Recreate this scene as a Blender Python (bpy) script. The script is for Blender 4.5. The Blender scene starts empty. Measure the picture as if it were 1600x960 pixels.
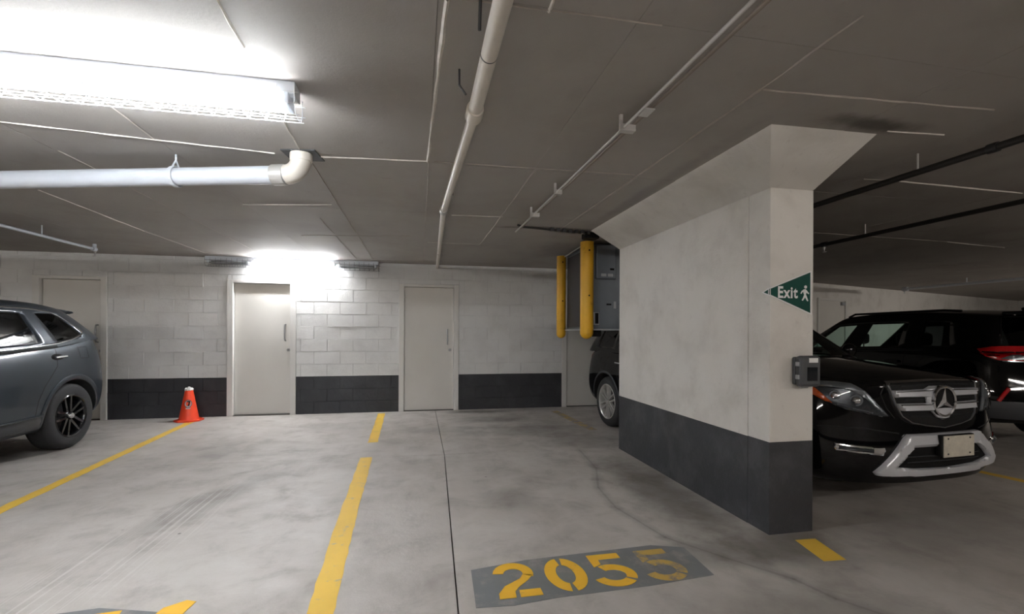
import bpy, bmesh, math, random
from mathutils import Vector, Matrix
from mathutils.bvhtree import BVHTree
from mathutils.geometry import tessellate_polygon
random.seed(7)
PI = math.pi
S = bpy.context.scene
COL = S.collection

# ------------------------------------------------------------------ camera, world, exposure
cam_d = bpy.data.cameras.new('camera'); cam = bpy.data.objects.new('camera', cam_d); COL.objects.link(cam)
YAW = math.radians(11.39); ROLL = math.radians(0.235); HC = 1.33
cam_d.sensor_width = 36.0; cam_d.sensor_fit = 'HORIZONTAL'
cam_d.lens = 36.0 * 720.0 / 1600.0
cam_d.shift_y = 41.0 / 1600.0
cam_d.clip_start = 0.05
_f = Vector((math.sin(YAW), math.cos(YAW), 0)); _r0 = Vector((math.cos(YAW), -math.sin(YAW), 0)); _u0 = Vector((0, 0, 1))
_R = _r0 * math.cos(ROLL) + _u0 * math.sin(ROLL); _U = _u0 * math.cos(ROLL) - _r0 * math.sin(ROLL)
_m = Matrix.Identity(4)
for i in range(3):
    _m[i][0] = _R[i]; _m[i][1] = _U[i]; _m[i][2] = -_f[i]
_m[2][3] = HC
cam.matrix_world = _m
S.camera = cam
w = bpy.data.worlds.new('world'); S.world = w; w.use_nodes = True
w.node_tree.nodes['Background'].inputs[0].default_value = (0.02, 0.02, 0.022, 1)
w.node_tree.nodes['Background'].inputs[1].default_value = 0.3
S.view_settings.view_transform = 'Standard'; S.view_settings.look = 'None'
S.view_settings.exposure = 1.75; S.view_settings.gamma = 1.0
S.view_settings.use_curve_mapping = False
TUBE = 38.0         # strength of the fluorescent tubes near the camera
TUBE_BACK = 75.0
TUBE_OFF = 64.0     # same kind of fixtures, unseen, some added to even out the light
H = 2.5

# ------------------------------------------------------------------ materials
def srgb(r, g, b):
    f = lambda c: (c / 12.92) if c <= 0.04045 else ((c + 0.055) / 1.055) ** 2.4
    return (f(r / 255), f(g / 255), f(b / 255), 1)

def mat(name, col, rough=0.6, metal=0.0, var=0.0, scale=3.0, bump=0.0, bscale=40.0, coat=0.0, spec=0.5):
    m = bpy.data.materials.new(name); m.use_nodes = True
    nt = m.node_tree; b = nt.nodes['Principled BSDF']
    b.inputs['Base Color'].default_value = col
    b.inputs['Roughness'].default_value = rough; b.inputs['Metallic'].default_value = metal
    b.inputs['Coat Weight'].default_value = coat; b.inputs['Coat Roughness'].default_value = 0.04
    b.inputs['Specular IOR Level'].default_value = spec
    geo = nt.nodes.new('ShaderNodeNewGeometry')
    if var > 0:
        n = nt.nodes.new('ShaderNodeTexNoise'); n.inputs['Scale'].default_value = scale
        n.inputs['Detail'].default_value = 7; n.inputs['Roughness'].default_value = 0.6
        nt.links.new(geo.outputs['Position'], n.inputs['Vector'])
        r = nt.nodes.new('ShaderNodeValToRGB')
        r.color_ramp.elements[0].position = 0.3; r.color_ramp.elements[1].position = 0.7
        r.color_ramp.elements[0].color = tuple(c * (1 - var) for c in col[:3]) + (1,)
        r.color_ramp.elements[1].color = tuple(min(1, c * (1 + var)) for c in col[:3]) + (1,)
        nt.links.new(n.outputs['Fac'], r.inputs['Fac']); nt.links.new(r.outputs['Color'], b.inputs['Base Color'])
    if bump > 0:
        n2 = nt.nodes.new('ShaderNodeTexNoise'); n2.inputs['Scale'].default_value = bscale; n2.inputs['Detail'].default_value = 4
        nt.links.new(geo.outputs['Position'], n2.inputs['Vector'])
        bp = nt.nodes.new('ShaderNodeBump'); bp.inputs['Strength'].default_value = bump; bp.inputs['Distance'].default_value = 0.01
        nt.links.new(n2.outputs['Fac'], bp.inputs['Height']); nt.links.new(bp.outputs['Normal'], b.inputs['Normal'])
    return m

def emis(name, col, s):
    m = bpy.data.materials.new(name); m.use_nodes = True
    b = m.node_tree.nodes['Principled BSDF']; b.inputs['Base Color'].default_value = (.9, .9, .9, 1)
    b.inputs['Emission Color'].default_value = col; b.inputs['Emission Strength'].default_value = s
    return m

def glass(name, tint, rough=0.0):
    m = bpy.data.materials.new(name); m.use_nodes = True
    nt = m.node_tree; nt.nodes.clear()
    o = nt.nodes.new('ShaderNodeOutputMaterial'); mx = nt.nodes.new('ShaderNodeMixShader')
    t = nt.nodes.new('ShaderNodeBsdfTransparent'); g = nt.nodes.new('ShaderNodeBsdfGlossy'); fr = nt.nodes.new('ShaderNodeLayerWeight')
    t.inputs[0].default_value = tint; g.inputs['Roughness'].default_value = rough; fr.inputs[0].default_value = .5
    pw = nt.nodes.new('ShaderNodeMath'); pw.operation = 'POWER'; pw.inputs[1].default_value = 5; nt.links.new(fr.outputs['Facing'], pw.inputs[0])
    ma = nt.nodes.new('ShaderNodeMath'); ma.operation = 'MULTIPLY_ADD'; ma.inputs[1].default_value = .9; ma.inputs[2].default_value = .035; nt.links.new(pw.outputs[0], ma.inputs[0])
    nt.links.new(ma.outputs[0], mx.inputs[0]); nt.links.new(t.outputs[0], mx.inputs[1]); nt.links.new(g.outputs[0], mx.inputs[2])
    nt.links.new(mx.outputs[0], o.inputs[0])
    return m

class NT:   # tiny helper for longer node graphs
    def __init__(s, nt): s.nt = nt
    def n(s, t, **k):
        x = s.nt.nodes.new('ShaderNode' + t)
        for a, v in k.items(): setattr(x, a, v)
        return x
    def put(s, sock, v):
        if isinstance(v, bpy.types.NodeSocket): s.nt.links.new(v, sock)
        else: sock.default_value = v
    def math(s, op, a, b=0.0, c=None, clamp=False):
        x = s.n('Math', operation=op, use_clamp=clamp); s.put(x.inputs[0], a); s.put(x.inputs[1], b)
        if c is not None: s.put(x.inputs[2], c)
        return x.outputs[0]
    def noise(s, vec, scale, detail=6, rough=0.6, dist=0.0):
        x = s.n('TexNoise'); s.put(x.inputs['Vector'], vec); x.inputs['Scale'].default_value = scale
        x.inputs['Detail'].default_value = detail; x.inputs['Roughness'].default_value = rough; x.inputs['Distortion'].default_value = dist
        return x.outputs['Fac']
    def rng(s, v, a, b, c=0.0, d=1.0):
        x = s.n('MapRange'); x.interpolation_type = 'SMOOTHSTEP'; s.put(x.inputs['Value'], v)
        for i, k in enumerate((a, b, c, d)): x.inputs[i + 1].default_value = k
        return x.outputs[0]
    def mix(s, f, a, b, blend='MIX'):
        x = s.n('Mix', data_type='RGBA', blend_type=blend); s.put(x.inputs[0], f); s.put(x.inputs[6], a); s.put(x.inputs[7], b)
        return x.outputs[2]
    def mapping(s, vec, sc=(1, 1, 1), rot=(0, 0, 0), loc=(0, 0, 0)):
        x = s.n('Mapping'); s.put(x.inputs['Vector'], vec); x.inputs['Scale'].default_value = sc
        x.inputs['Rotation'].default_value = rot; x.inputs['Location'].default_value = loc
        return x.outputs[0]
    def blob(s, pos, c, r, rot=0.0, soft=0.5, warp=None, amt=0.5):
        "soft elliptic stain at c with radii r"
        v = s.n('VectorMath', operation='SUBTRACT'); s.put(v.inputs[0], pos); v.inputs[1].default_value = (c[0], c[1], 0)
        p = s.mapping(v.outputs[0], (1, 1, 0), (0, 0, rot))
        q = s.mapping(p, (1 / r[0], 1 / r[1], 0))
        l = s.n('VectorMath', operation='LENGTH'); s.put(l.inputs[0], q)
        d = l.outputs['Value']
        if warp is not None: d = s.math('ADD', d, s.math('MULTIPLY', s.math('SUBTRACT', warp, 0.5), amt * 2))
        return s.rng(d, 1.0, 1.0 - soft, 0.0, 1.0)
    def seg(s, pos, a, b, wd, warp=None, amt=0.0):
        "soft line between two floor points"
        ab = (b[0] - a[0], b[1] - a[1]); L2 = ab[0] ** 2 + ab[1] ** 2
        v = s.n('VectorMath', operation='SUBTRACT'); s.put(v.inputs[0], pos); v.inputs[1].default_value = (a[0], a[1], 0)
        dt = s.n('VectorMath', operation='DOT_PRODUCT'); s.put(dt.inputs[0], v.outputs[0]); dt.inputs[1].default_value = (ab[0] / L2, ab[1] / L2, 0)
        t = s.math('ADD', dt.outputs['Value'], 0.0, clamp=True)
        sc = s.n('VectorMath', operation='SCALE'); sc.inputs[0].default_value = (ab[0], ab[1], 0); s.put(sc.inputs['Scale'], t)
        d = s.n('VectorMath', operation='SUBTRACT'); s.put(d.inputs[0], v.outputs[0]); s.put(d.inputs[1], sc.outputs[0])
        f = s.n('VectorMath', operation='MULTIPLY'); s.put(f.inputs[0], d.outputs[0]); f.inputs[1].default_value = (1, 1, 0)
        l = s.n('VectorMath', operation='LENGTH'); s.put(l.inputs[0], f.outputs[0])
        q = l.outputs['Value']
        if warp is not None: q = s.math('ADD', q, s.math('MULTIPLY', s.math('SUBTRACT', warp, 0.5), amt))
        return s.rng(q, wd, wd * 0.2, 0.0, 1.0)

def concrete_floor():
    m = bpy.data.materials.new('floor_concrete'); m.use_nodes = True
    nt = m.node_tree; b = nt.nodes['Principled BSDF']; N = NT(nt)
    pos = N.n('NewGeometry').outputs['Position']
    n1 = N.noise(pos, 0.9, 8, .62, .3); n2 = N.noise(pos, 3.2, 8, .65, .4); n3 = N.noise(pos, 14, 6, .7)
    n4 = N.noise(N.mapping(pos, (6, .8, 1), (0, 0, -.35)), 1.2, 6, .6); n5 = N.noise(pos, 90, 3, .6)
    base = N.mix(N.rng(n1, .3, .7), srgb(166, 160, 154), srgb(188, 183, 178))
    base = N.mix(N.math('MULTIPLY', N.rng(n2, .47, .72), .45), base, srgb(132, 125, 119))
    base = N.mix(N.math('MULTIPLY', N.rng(n2, .5, .25), .45), base, srgb(190, 186, 181))
    base = N.mix(N.math('MULTIPLY', N.rng(n4, .5, .75), .35), base, srgb(192, 187, 182))
    base = N.mix(N.math('MULTIPLY', N.rng(n3, .6, .75), .16), base, srgb(105, 99, 94))
    base = N.mix(N.math('MULTIPLY', N.rng(n5, .62, .75), .25), base, srgb(110, 105, 100))
    wp = N.noise(pos, 2.6, 5, .6); wq = N.noise(pos, 9, 4, .6)
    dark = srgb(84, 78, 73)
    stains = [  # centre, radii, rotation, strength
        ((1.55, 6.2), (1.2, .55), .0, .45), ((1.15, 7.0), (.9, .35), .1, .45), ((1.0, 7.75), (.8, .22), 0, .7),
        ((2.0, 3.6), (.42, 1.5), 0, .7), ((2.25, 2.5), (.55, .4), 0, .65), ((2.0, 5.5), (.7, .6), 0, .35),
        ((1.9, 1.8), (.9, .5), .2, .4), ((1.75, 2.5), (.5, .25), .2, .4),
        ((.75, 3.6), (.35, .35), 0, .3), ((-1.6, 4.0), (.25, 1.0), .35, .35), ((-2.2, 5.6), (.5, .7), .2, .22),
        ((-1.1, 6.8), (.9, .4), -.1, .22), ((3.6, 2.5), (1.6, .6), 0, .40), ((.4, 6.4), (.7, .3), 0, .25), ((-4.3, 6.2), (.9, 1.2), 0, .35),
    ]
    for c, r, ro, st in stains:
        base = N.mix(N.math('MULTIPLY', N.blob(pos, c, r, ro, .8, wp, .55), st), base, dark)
    # wandering dark crack with damp edges
    pts = [(1.80, 5.02), (1.72, 4.3), (1.52, 3.75), (1.48, 3.3), (1.58, 2.75), (1.78, 2.45), (2.0, 2.15), (2.06, 1.95), (2.3, 1.6)]
    for a, c in zip(pts, pts[1:]):
        base = N.mix(N.math('MULTIPLY', N.seg(pos, a, c, .075, wq, .10), .22), base, srgb(78, 73, 69))
        base = N.mix(N.math('MULTIPLY', N.seg(pos, a, c, .016, wq, .03), .28), base, srgb(60, 56, 52))
    # specks of grit
    vo = N.n('TexVoronoi'); N.put(vo.inputs['Vector'], pos); vo.inputs['Scale'].default_value = 2.2
    sp = N.math('MULTIPLY', N.rng(vo.outputs['Distance'], .035, .012), N.rng(N.noise(pos, .7, 2), .5, .56))
    base = N.mix(N.math('MULTIPLY', sp, .8), base, srgb(60, 55, 52))
    # scratched tyre scrapes in the left bay
    wv = N.noise(N.mapping(pos, (60, .7, 1), (0, 0, -.10)), 1.0, 3, .5)
    sc = N.math('MULTIPLY', N.blob(pos, (-1.75, 3.2), (.35, 1.6), .12, .6, wp, .3), N.rng(wv, .52, .66))
    base = N.mix(N.math('MULTIPLY', sc, .5), base, srgb(205, 202, 198))
    nt.links.new(base, b.inputs['Base Color'])
    ro = N.rng(n2, .3, .7, .42, .68); nt.links.new(ro, b.inputs['Roughness'])
    bp = N.n('Bump'); bp.inputs['Strength'].default_value = .25; bp.inputs['Distance'].default_value = .01
    nt.links.new(N.math('ADD', n3, N.math('MULTIPLY', n2, 1.5)), bp.inputs['Height']); nt.links.new(bp.outputs[0], b.inputs['Normal'])
    b.inputs['Specular IOR Level'].default_value = .35
    return m

def ceiling_concrete():
    m = painted_wall('ceiling_concrete', srgb(157, 152, 147), srgb(138, 132, 126), .6, .75, .08, 1.0)
    nt = m.node_tree; b = nt.nodes['Principled BSDF']; N = NT(nt)
    pos = N.n('NewGeometry').outputs['Position']; wp = N.noise(pos, 5, 5, .6)
    c = b.inputs['Base Color'].links[0].from_socket
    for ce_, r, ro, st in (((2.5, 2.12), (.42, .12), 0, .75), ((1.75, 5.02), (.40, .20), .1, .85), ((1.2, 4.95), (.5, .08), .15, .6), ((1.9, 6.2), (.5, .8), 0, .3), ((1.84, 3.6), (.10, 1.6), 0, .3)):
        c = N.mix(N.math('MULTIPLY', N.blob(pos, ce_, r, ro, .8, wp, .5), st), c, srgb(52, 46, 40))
    nt.links.new(c, b.inputs['Base Color'])
    return m

def worn_paint(name, col, under, wear=(.55, .68), scale=9, rough=.6, amount=1.0):
    m = bpy.data.materials.new(name); m.use_nodes = True
    nt = m.node_tree; b = nt.nodes['Principled BSDF']; N = NT(nt)
    pos = N.n('NewGeometry').outputs['Position']
    n1 = N.noise(pos, scale, 8, .7); n2 = N.noise(pos, 2.2, 4, .6)
    c = N.mix(N.rng(n2, .3, .7), tuple(x * .88 for x in col[:3]) + (1,), col)
    c = N.mix(N.math('MULTIPLY', N.rng(n1, wear[0], wear[1]), amount), c, under)
    nt.links.new(c, b.inputs['Base Color']); b.inputs['Roughness'].default_value = rough
    return m

def painted_wall(name, col, dirt, amt=.25, rough=.7, bump=.12, sc=1.6, stretch=(1, 1, 1)):
    m = bpy.data.materials.new(name); m.use_nodes = True
    nt = m.node_tree; b = nt.nodes['Principled BSDF']; N = NT(nt)
    pos = N.mapping(N.n('NewGeometry').outputs['Position'], stretch)
    n1 = N.noise(pos, sc, 8, .6, .2); n2 = N.noise(pos, sc * 7, 6, .65); n3 = N.noise(pos, 70, 3, .6)
    c = N.mix(N.math('MULTIPLY', N.rng(n1, .42, .72), amt), col, dirt)
    c = N.mix(N.math('MULTIPLY', N.rng(n2, .58, .78), amt * .8), c, dirt)
    nt.links.new(c, b.inputs['Base Color']); b.inputs['Roughness'].default_value = rough
    bp = N.n('Bump'); bp.inputs['Strength'].default_value = bump; bp.inputs['Distance'].default_value = .012
    nt.links.new(N.math('ADD', n3, N.math('MULTIPLY', n2, 2.5)), bp.inputs['Height']); nt.links.new(bp.outputs[0], b.inputs['Normal'])
    return m

M = {}
M['floor'] = concrete_floor()
M['gap'] = mat('joint_filler', srgb(70, 66, 62), .9)
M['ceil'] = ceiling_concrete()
M['fin'] = mat('fin_concrete', srgb(200, 194, 186), .8, var=.15, scale=20)
M['fin_dull'] = mat('fin_concrete_dull', srgb(152, 144, 136), .8, var=.15, scale=9)
M['block'] = painted_wall('block_white', srgb(222, 222, 221), srgb(188, 186, 184), .35, .6, .22, 2.5)
M['block_dark'] = painted_wall('block_charcoal', srgb(48, 49, 53), srgb(72, 73, 76), .45, .6, .2, 3.0)
M['pillar'] = painted_wall('pillar_white', srgb(222, 219, 214), srgb(176, 170, 162), .42, .62, .16, 2.2)
M['pillar_dark'] = painted_wall('pillar_charcoal', srgb(48, 49, 53), srgb(84, 84, 87), .5, .6, .16, 3.4)
M['door'] = mat('door_paint', srgb(214, 211, 205), .45, var=.03, scale=2, bump=.03, bscale=30)
M['frame'] = mat('frame_paint', srgb(218, 216, 212), .4, var=.03, scale=3)
M['steel'] = mat('brushed_steel', srgb(170, 170, 172), .3, 1.0)
M['dark_steel'] = mat('dark_steel', srgb(70, 70, 72), .4, .8)
M['yellow_line'] = worn_paint('yellow_line_paint', srgb(232, 190, 70), srgb(170, 160, 140), (.56, .70), 11)
M['yellow_faded'] = worn_paint('yellow_line_faded', srgb(196, 168, 100), srgb(150, 142, 132), (.38, .58), 7)
M['grey_patch'] = worn_paint('grey_patch_paint', srgb(118, 120, 122), srgb(140, 136, 132), (.50, .70), 5)
M['digit'] = worn_paint('digit_paint', srgb(240, 186, 52), srgb(150, 135, 100), (.60, .74), 12)
M['digit_worn'] = worn_paint('digit_paint_worn', srgb(205, 168, 82), srgb(132, 126, 116), (.44, .62), 9)
M['pvc'] = mat('white_pvc', srgb(192, 196, 203), .32, var=.03)
M['pvc_beige'] = mat('painted_pipe', srgb(205, 198, 188), .4, var=.06, scale=8)
M['coupling'] = mat('coupling_grey', srgb(175, 172, 168), .4, .3)
M['rubber_collar'] = mat('black_sheet', srgb(52, 52, 54), .6)
M['galv'] = mat('galvanised_conduit', srgb(205, 203, 200), .35, .5)
M['pipe_silhouette_cable'] = mat('pipe_silhouette_cable', srgb(40, 38, 37), .5)  # near-black imitates pipes seen in silhouette; the dark cable shares it
M['fixture'] = mat('fixture_enamel', srgb(215, 220, 228), .35)
M['tube'] = emis('lit_tube', (0.93, 0.97, 1.0, 1), TUBE)
M['tube_back'] = emis('lit_tube_back', (0.97, 0.985, 1.0, 1), TUBE_BACK)
M['tube_far'] = emis('lit_tube_far', (1.0, 0.93, 0.85, 1), TUBE_OFF)
M['tube_off'] = mat('unlit_tube', srgb(165, 168, 172), .3)
M['wire'] = mat('white_wire', srgb(215, 218, 222), .35)
M['wire_grey'] = mat('grey_wire', srgb(120, 120, 122), .4, .4)
M['cab'] = mat('cabinet_grey', srgb(104, 110, 117), .42, .2, var=.06, scale=5)
M['cab_dark'] = mat('cabinet_dark', srgb(38, 38, 42), .5)
M['cab_light'] = mat('cabinet_light', srgb(160, 162, 165), .4)
M['guard'] = worn_paint('guard_yellow', srgb(226, 172, 34), srgb(150, 105, 22), (.55, .75), 4, .45)
M['cone'] = mat('cone_orange', srgb(235, 72, 38), .45, var=.05, scale=10)
M['white'] = mat('white_plain', srgb(235, 235, 235), .6)
M['foam'] = mat('white_foam', srgb(245, 245, 245), .9, bump=.5, bscale=60)
M['black'] = mat('black_plain', srgb(14, 14, 15), .6, spec=.15)
M['conduit_brown'] = mat('conduit_brown', srgb(128, 118, 108), .5, .2)
M['exit_green'] = mat('exit_green', srgb(8, 70, 60), .5, spec=.15)
M['box_grey'] = mat('cover_grey', srgb(72, 74, 78), .4)
M['box_window'] = mat('cover_window', srgb(38, 40, 44), .08, coat=.5)
# cars
M['paint_grey'] = mat('car_paint_grey', srgb(48, 55, 62), .40, .35, coat=.5, spec=.2)
M['paint_black'] = mat('car_paint_black', srgb(6, 6, 8), .25, .0, coat=.75, spec=0.0)
M['paint_black2'] = mat('car_paint_black_glossy', srgb(4, 4, 5), .2, .0, coat=.8, spec=0.0)
M['liner'] = mat('arch_liner', srgb(16, 16, 17), .9)
M['cladding'] = mat('cladding_grey', srgb(52, 54, 58), .5)
M['seam'] = mat('seam_black', srgb(8, 8, 8), .8)
M['chrome'] = mat('chrome', srgb(215, 216, 220), .12, 1.0)
M['silver'] = mat('satin_silver', srgb(212, 214, 220), .3, .4)
M['tyre'] = mat('tyre_rubber', srgb(38, 38, 40), .75, bump=.1, bscale=80)
M['rim_silver'] = mat('rim_silver', srgb(205, 203, 200), .3, .5)
M['rim_black'] = mat('rim_black', srgb(24, 25, 28), .2, .5, coat=.8)
M['glass_dark'] = glass('privacy_glass', (.06, .065, .07, 1))
M['glass_clear'] = glass('tinted_glass', (.78, .93, .89, 1))
M['lens'] = glass('clear_lens', (.85, .87, .88, 1))
M['red_lens'] = mat('red_lens', srgb(170, 12, 18), .12, coat=1.0)
M['orange_lens'] = mat('orange_lens', srgb(226, 96, 26), .2, coat=1.0)
M['lamp_inner'] = mat('lamp_inner', srgb(130, 134, 140), .25, .5)
M['lamp_dark'] = mat('lamp_dark', srgb(60, 63, 68), .25, .4)
M['plate'] = mat('plate_worn', srgb(196, 190, 176), .6, var=.12, scale=30)
M['interior'] = mat('interior_black', srgb(20, 20, 22), .8)

# ------------------------------------------------------------------ mesh helpers
def link(name, me, parent=None, smooth=False, mats=None):
    o = bpy.data.objects.new(name, me); COL.objects.link(o)
    if parent is not None: o.parent = parent
    if mats:
        for mm in (mats if isinstance(mats, (list, tuple)) else [mats]): me.materials.append(mm)
    if smooth: me.polygons.foreach_set('use_smooth', [True] * len(me.polygons)); me.update()
    return o
def obj(name, bm, m, parent=None, smooth=False):
    bmesh.ops.recalc_face_normals(bm, faces=bm.faces)
    me = bpy.data.meshes.new(name); bm.to_mesh(me); bm.free()
    o = link(name, me, parent, smooth, m)
    if smooth:
        try: me.set_sharp_from_angle(angle=math.radians(38))
        except Exception: pass
    return o
def raw(name, verts, faces, m, parent=None, smooth=False):
    me = bpy.data.meshes.new(name); me.from_pydata(verts, [], faces); me.update()
    bm = bmesh.new(); bm.from_mesh(me); bpy.data.meshes.remove(me)
    return obj(name, bm, m, parent, smooth)
def tag(o, label, cat, group=None, kind=None):
    o['label'] = label; o['category'] = cat
    if group: o['group'] = group
    if kind: o['kind'] = kind
    return o
def struct(o): o['kind'] = 'structure'; return o
def empty(name, loc, rz=0, label=None, cat=None, group=None):
    o = bpy.data.objects.new(name, None); COL.objects.link(o); o.location = loc; o.rotation_euler = (0, 0, rz)
    o.empty_display_size = .1
    if label: tag(o, label, cat, group)
    return o
def add_box(bm, x0, x1, y0, y1, z0, z1, bev=0.0):
    vs = [bm.verts.new(p) for p in ((x0, y0, z0), (x1, y0, z0), (x1, y1, z0), (x0, y1, z0), (x0, y0, z1), (x1, y0, z1), (x1, y1, z1), (x0, y1, z1))]
    fs = [bm.faces.new([vs[i] for i in q]) for q in ((3, 2, 1, 0), (4, 5, 6, 7), (0, 1, 5, 4), (1, 2, 6, 5), (2, 3, 7, 6), (3, 0, 4, 7))]
    if bev > 0:
        es = list({e for f in fs for e in f.edges})
        bmesh.ops.bevel(bm, geom=es, offset=bev, segments=2, profile=.5, affect='EDGES')
    return vs
def box(name, x0, x1, y0, y1, z0, z1, m, parent=None, bev=0.0):
    bm = bmesh.new(); add_box(bm, x0, x1, y0, y1, z0, z1, bev); return obj(name, bm, m, parent)
def frame_at(p, d):
    d = Vector(d).normalized(); a = Vector((0, 0, 1)) if abs(d.z) < .9 else Vector((1, 0, 0))
    x = d.cross(a).normalized(); y = d.cross(x).normalized(); return x, y
def add_tube(bm, pts, r, seg=12, caps=True):
    pts = [Vector(p) for p in pts]; rs = r if isinstance(r, (list, tuple)) else [r] * len(pts); rings = []
    x = y = None
    for i, p in enumerate(pts):
        d = (pts[min(i + 1, len(pts) - 1)] - pts[max(i - 1, 0)]).normalized()
        if x is None: x, y = frame_at(p, d)
        else:
            x = (x - d * x.dot(d)).normalized(); y = d.cross(x).normalized()
        rings.append([bm.verts.new(p + (x * math.cos(t) + y * math.sin(t)) * rs[i]) for t in [2 * PI * k / seg for k in range(seg)]])
    for a, b in zip(rings, rings[1:]):
        for k in range(seg): bm.faces.new((a[k], a[(k + 1) % seg], b[(k + 1) % seg], b[k]))
    if caps:
        bm.faces.new(rings[0][::-1]); bm.faces.new(rings[-1])
def tube(name, pts, r, m, parent=None, seg=12):
    bm = bmesh.new(); add_tube(bm, pts, r, seg); return obj(name, bm, m, parent, True)
def add_lathe(bm, prof, seg=32, axis='Z', c=(0, 0, 0), closed=False):
    rings = []
    for r, h in prof:
        ring = []
        for k in range(seg):
            t = 2 * PI * k / seg; a, b = r * math.cos(t), r * math.sin(t)
            p = (a, b, h) if axis == 'Z' else ((h, a, b) if axis == 'X' else (a, h, b))
            ring.append(bm.verts.new((p[0] + c[0], p[1] + c[1], p[2] + c[2])))
        rings.append(ring)
    prs = list(zip(rings, rings[1:])) + ([(rings[-1], rings[0])] if closed else [])
    for a, b in prs:
        for k in range(seg): bm.faces.new((a[k], a[(k + 1) % seg], b[(k + 1) % seg], b[k]))
    if not closed:
        if prof[0][0] > 1e-5: bm.faces.new(rings[0][::-1])
        if prof[-1][0] > 1e-5: bm.faces.new(rings[-1])
    bmesh.ops.remove_doubles(bm, verts=[v for rg in (rings[0], rings[-1]) for v in rg], dist=1e-6)
def lathe(name, prof, m, parent=None, seg=32, axis='Z', c=(0, 0, 0), closed=False):
    bm = bmesh.new(); add_lathe(bm, prof, seg, axis, c, closed); return obj(name, bm, m, parent, True)
def add_prism(bm, poly, to3, t0, t1):
    "extrude a 2D polygon (may be concave) between depths t0 and t1; to3(a, b, t) gives the point"
    A = [bm.verts.new(to3(a, b, t0)) for a, b in poly]; B = [bm.verts.new(to3(a, b, t1)) for a, b in poly]
    tr = tessellate_polygon([[Vector((a, b, 0)) for a, b in poly]])
    for t in tr:
        try: bm.faces.new([A[i] for i in t]); bm.faces.new([B[i] for i in reversed(t)])
        except ValueError: pass
    n = len(poly)
    for i in range(n): bm.faces.new((A[i], A[(i + 1) % n], B[(i + 1) % n], B[i]))
def prism(name, poly, to3, t0, t1, m, parent=None, smooth=False):
    bm = bmesh.new(); add_prism(bm, poly, to3, t0, t1); return obj(name, bm, m, parent, smooth)

# ------------------------------------------------------------------ the setting
GX0, GX1, GY0, GY1 = -9.0, 20.0, -9.0, 8.0
# right part of the back wall turns away behind the pillar
RW0 = Vector((5.50, 8.0, 0)); RWd = Vector((1, .274, 0)).normalized(); RW1 = RW0 + RWd * 15.0

fl = struct(raw('floor', [(GX0, GY0, -.03), (GX1, GY0, -.03), (GX1, 12.6, -.03), (GX0, 12.6, -.03), (GX0, GY0, -.2), (GX1, GY0, -.2), (GX1, 12.6, -.2), (GX0, 12.6, -.2)],
    [(0, 1, 2, 3), (7, 6, 5, 4), (0, 4, 5, 1), (1, 5, 6, 2), (2, 6, 7, 3), (3, 7, 4, 0)], M['gap']))
g = .004
def slab(pts):
    c = sum((Vector((p[0], p[1])) for p in pts), Vector((0, 0))) / len(pts)
    q = []
    for x, y in pts:
        q.append((x - math.copysign(g, x - c.x), y - math.copysign(g, y - c.y)))
    V = [(x, y, 0.0) for x, y in q] + [(x, y, -.03) for x, y in q]; n = len(q)
    raw('slab', V, [tuple(range(n)), tuple(range(2 * n - 1, n - 1, -1))] + [(i, n + i, n + (i + 1) % n, (i + 1) % n) for i in range(n)], M['floor'], fl)
xs = [(-9.0, -9.0), (-4.75, -4.75), (.275, .14), (5.2, 5.2), (9.6, 9.6), (14.4, 14.4), (20.0, 20.0)]
jy = lambda x: 5.26 if x < -4 else (5.08 if x > -1 else 5.15)
for (a0, a1), (b0, b1) in zip(xs, xs[1:]):
    slab([(a1, .6), (b1, .6), (b0, jy(b0)), (a0, jy(a0))])
    slab([(a1, -9), (b1, -9), (b1, .6), (a1, .6)])
for (a0, a1), (b0, b1) in zip(xs, xs[1:]):
    slab([(a0, jy(a0)), (b0, jy(b0)), (b0, 12.6), (a0, 12.6)])

ceil = struct(box('ceiling', GX0, GX1, GY0, 12.6, H + .02, H + .3, M['gap']))
# plywood-formed concrete panels, each a hair out of level with the next
px = [-9.0, -7.8, -7.03, -6.25, -5.47, -4.68, -3.9, -3.11, -2.31, -1.57, -.73, .06, .80, 1.595, 2.39, 3.18, 3.98, 4.78, 5.58, 6.38, 7.18, 8.0, 8.8, 9.6, 10.4, 11.2, 12.0, 12.8, 14.4, 16.0, 18.0, 20.0]
py = [-9.0, -6.2, -4.6, -3.05, -1.5, .03, 1.60, 3.21, 4.58, 6.05, 7.6, 9.2, 10.8, 12.6]
merge = {(9, 6), (12, 5), (12, 6), (13, 6), (14, 7), (17, 6)}
for j, (y0, y1) in enumerate(zip(py, py[1:])):
    i = 0
    while i < len(px) - 1:
        x0, x1 = px[i], px[i + 1]
        # some sheets run on over a seam, as the photograph's ceiling shows
        if (i, j) in merge: x1 = px[i + 2]; i += 1
        dz = random.uniform(0, .002)
        bm = bmesh.new(); gg = .0010
        add_box(bm, x0 + gg, x1 - gg, y0 + gg, y1 - gg, H + dz, H + .03)
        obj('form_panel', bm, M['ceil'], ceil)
        i += 1
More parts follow.
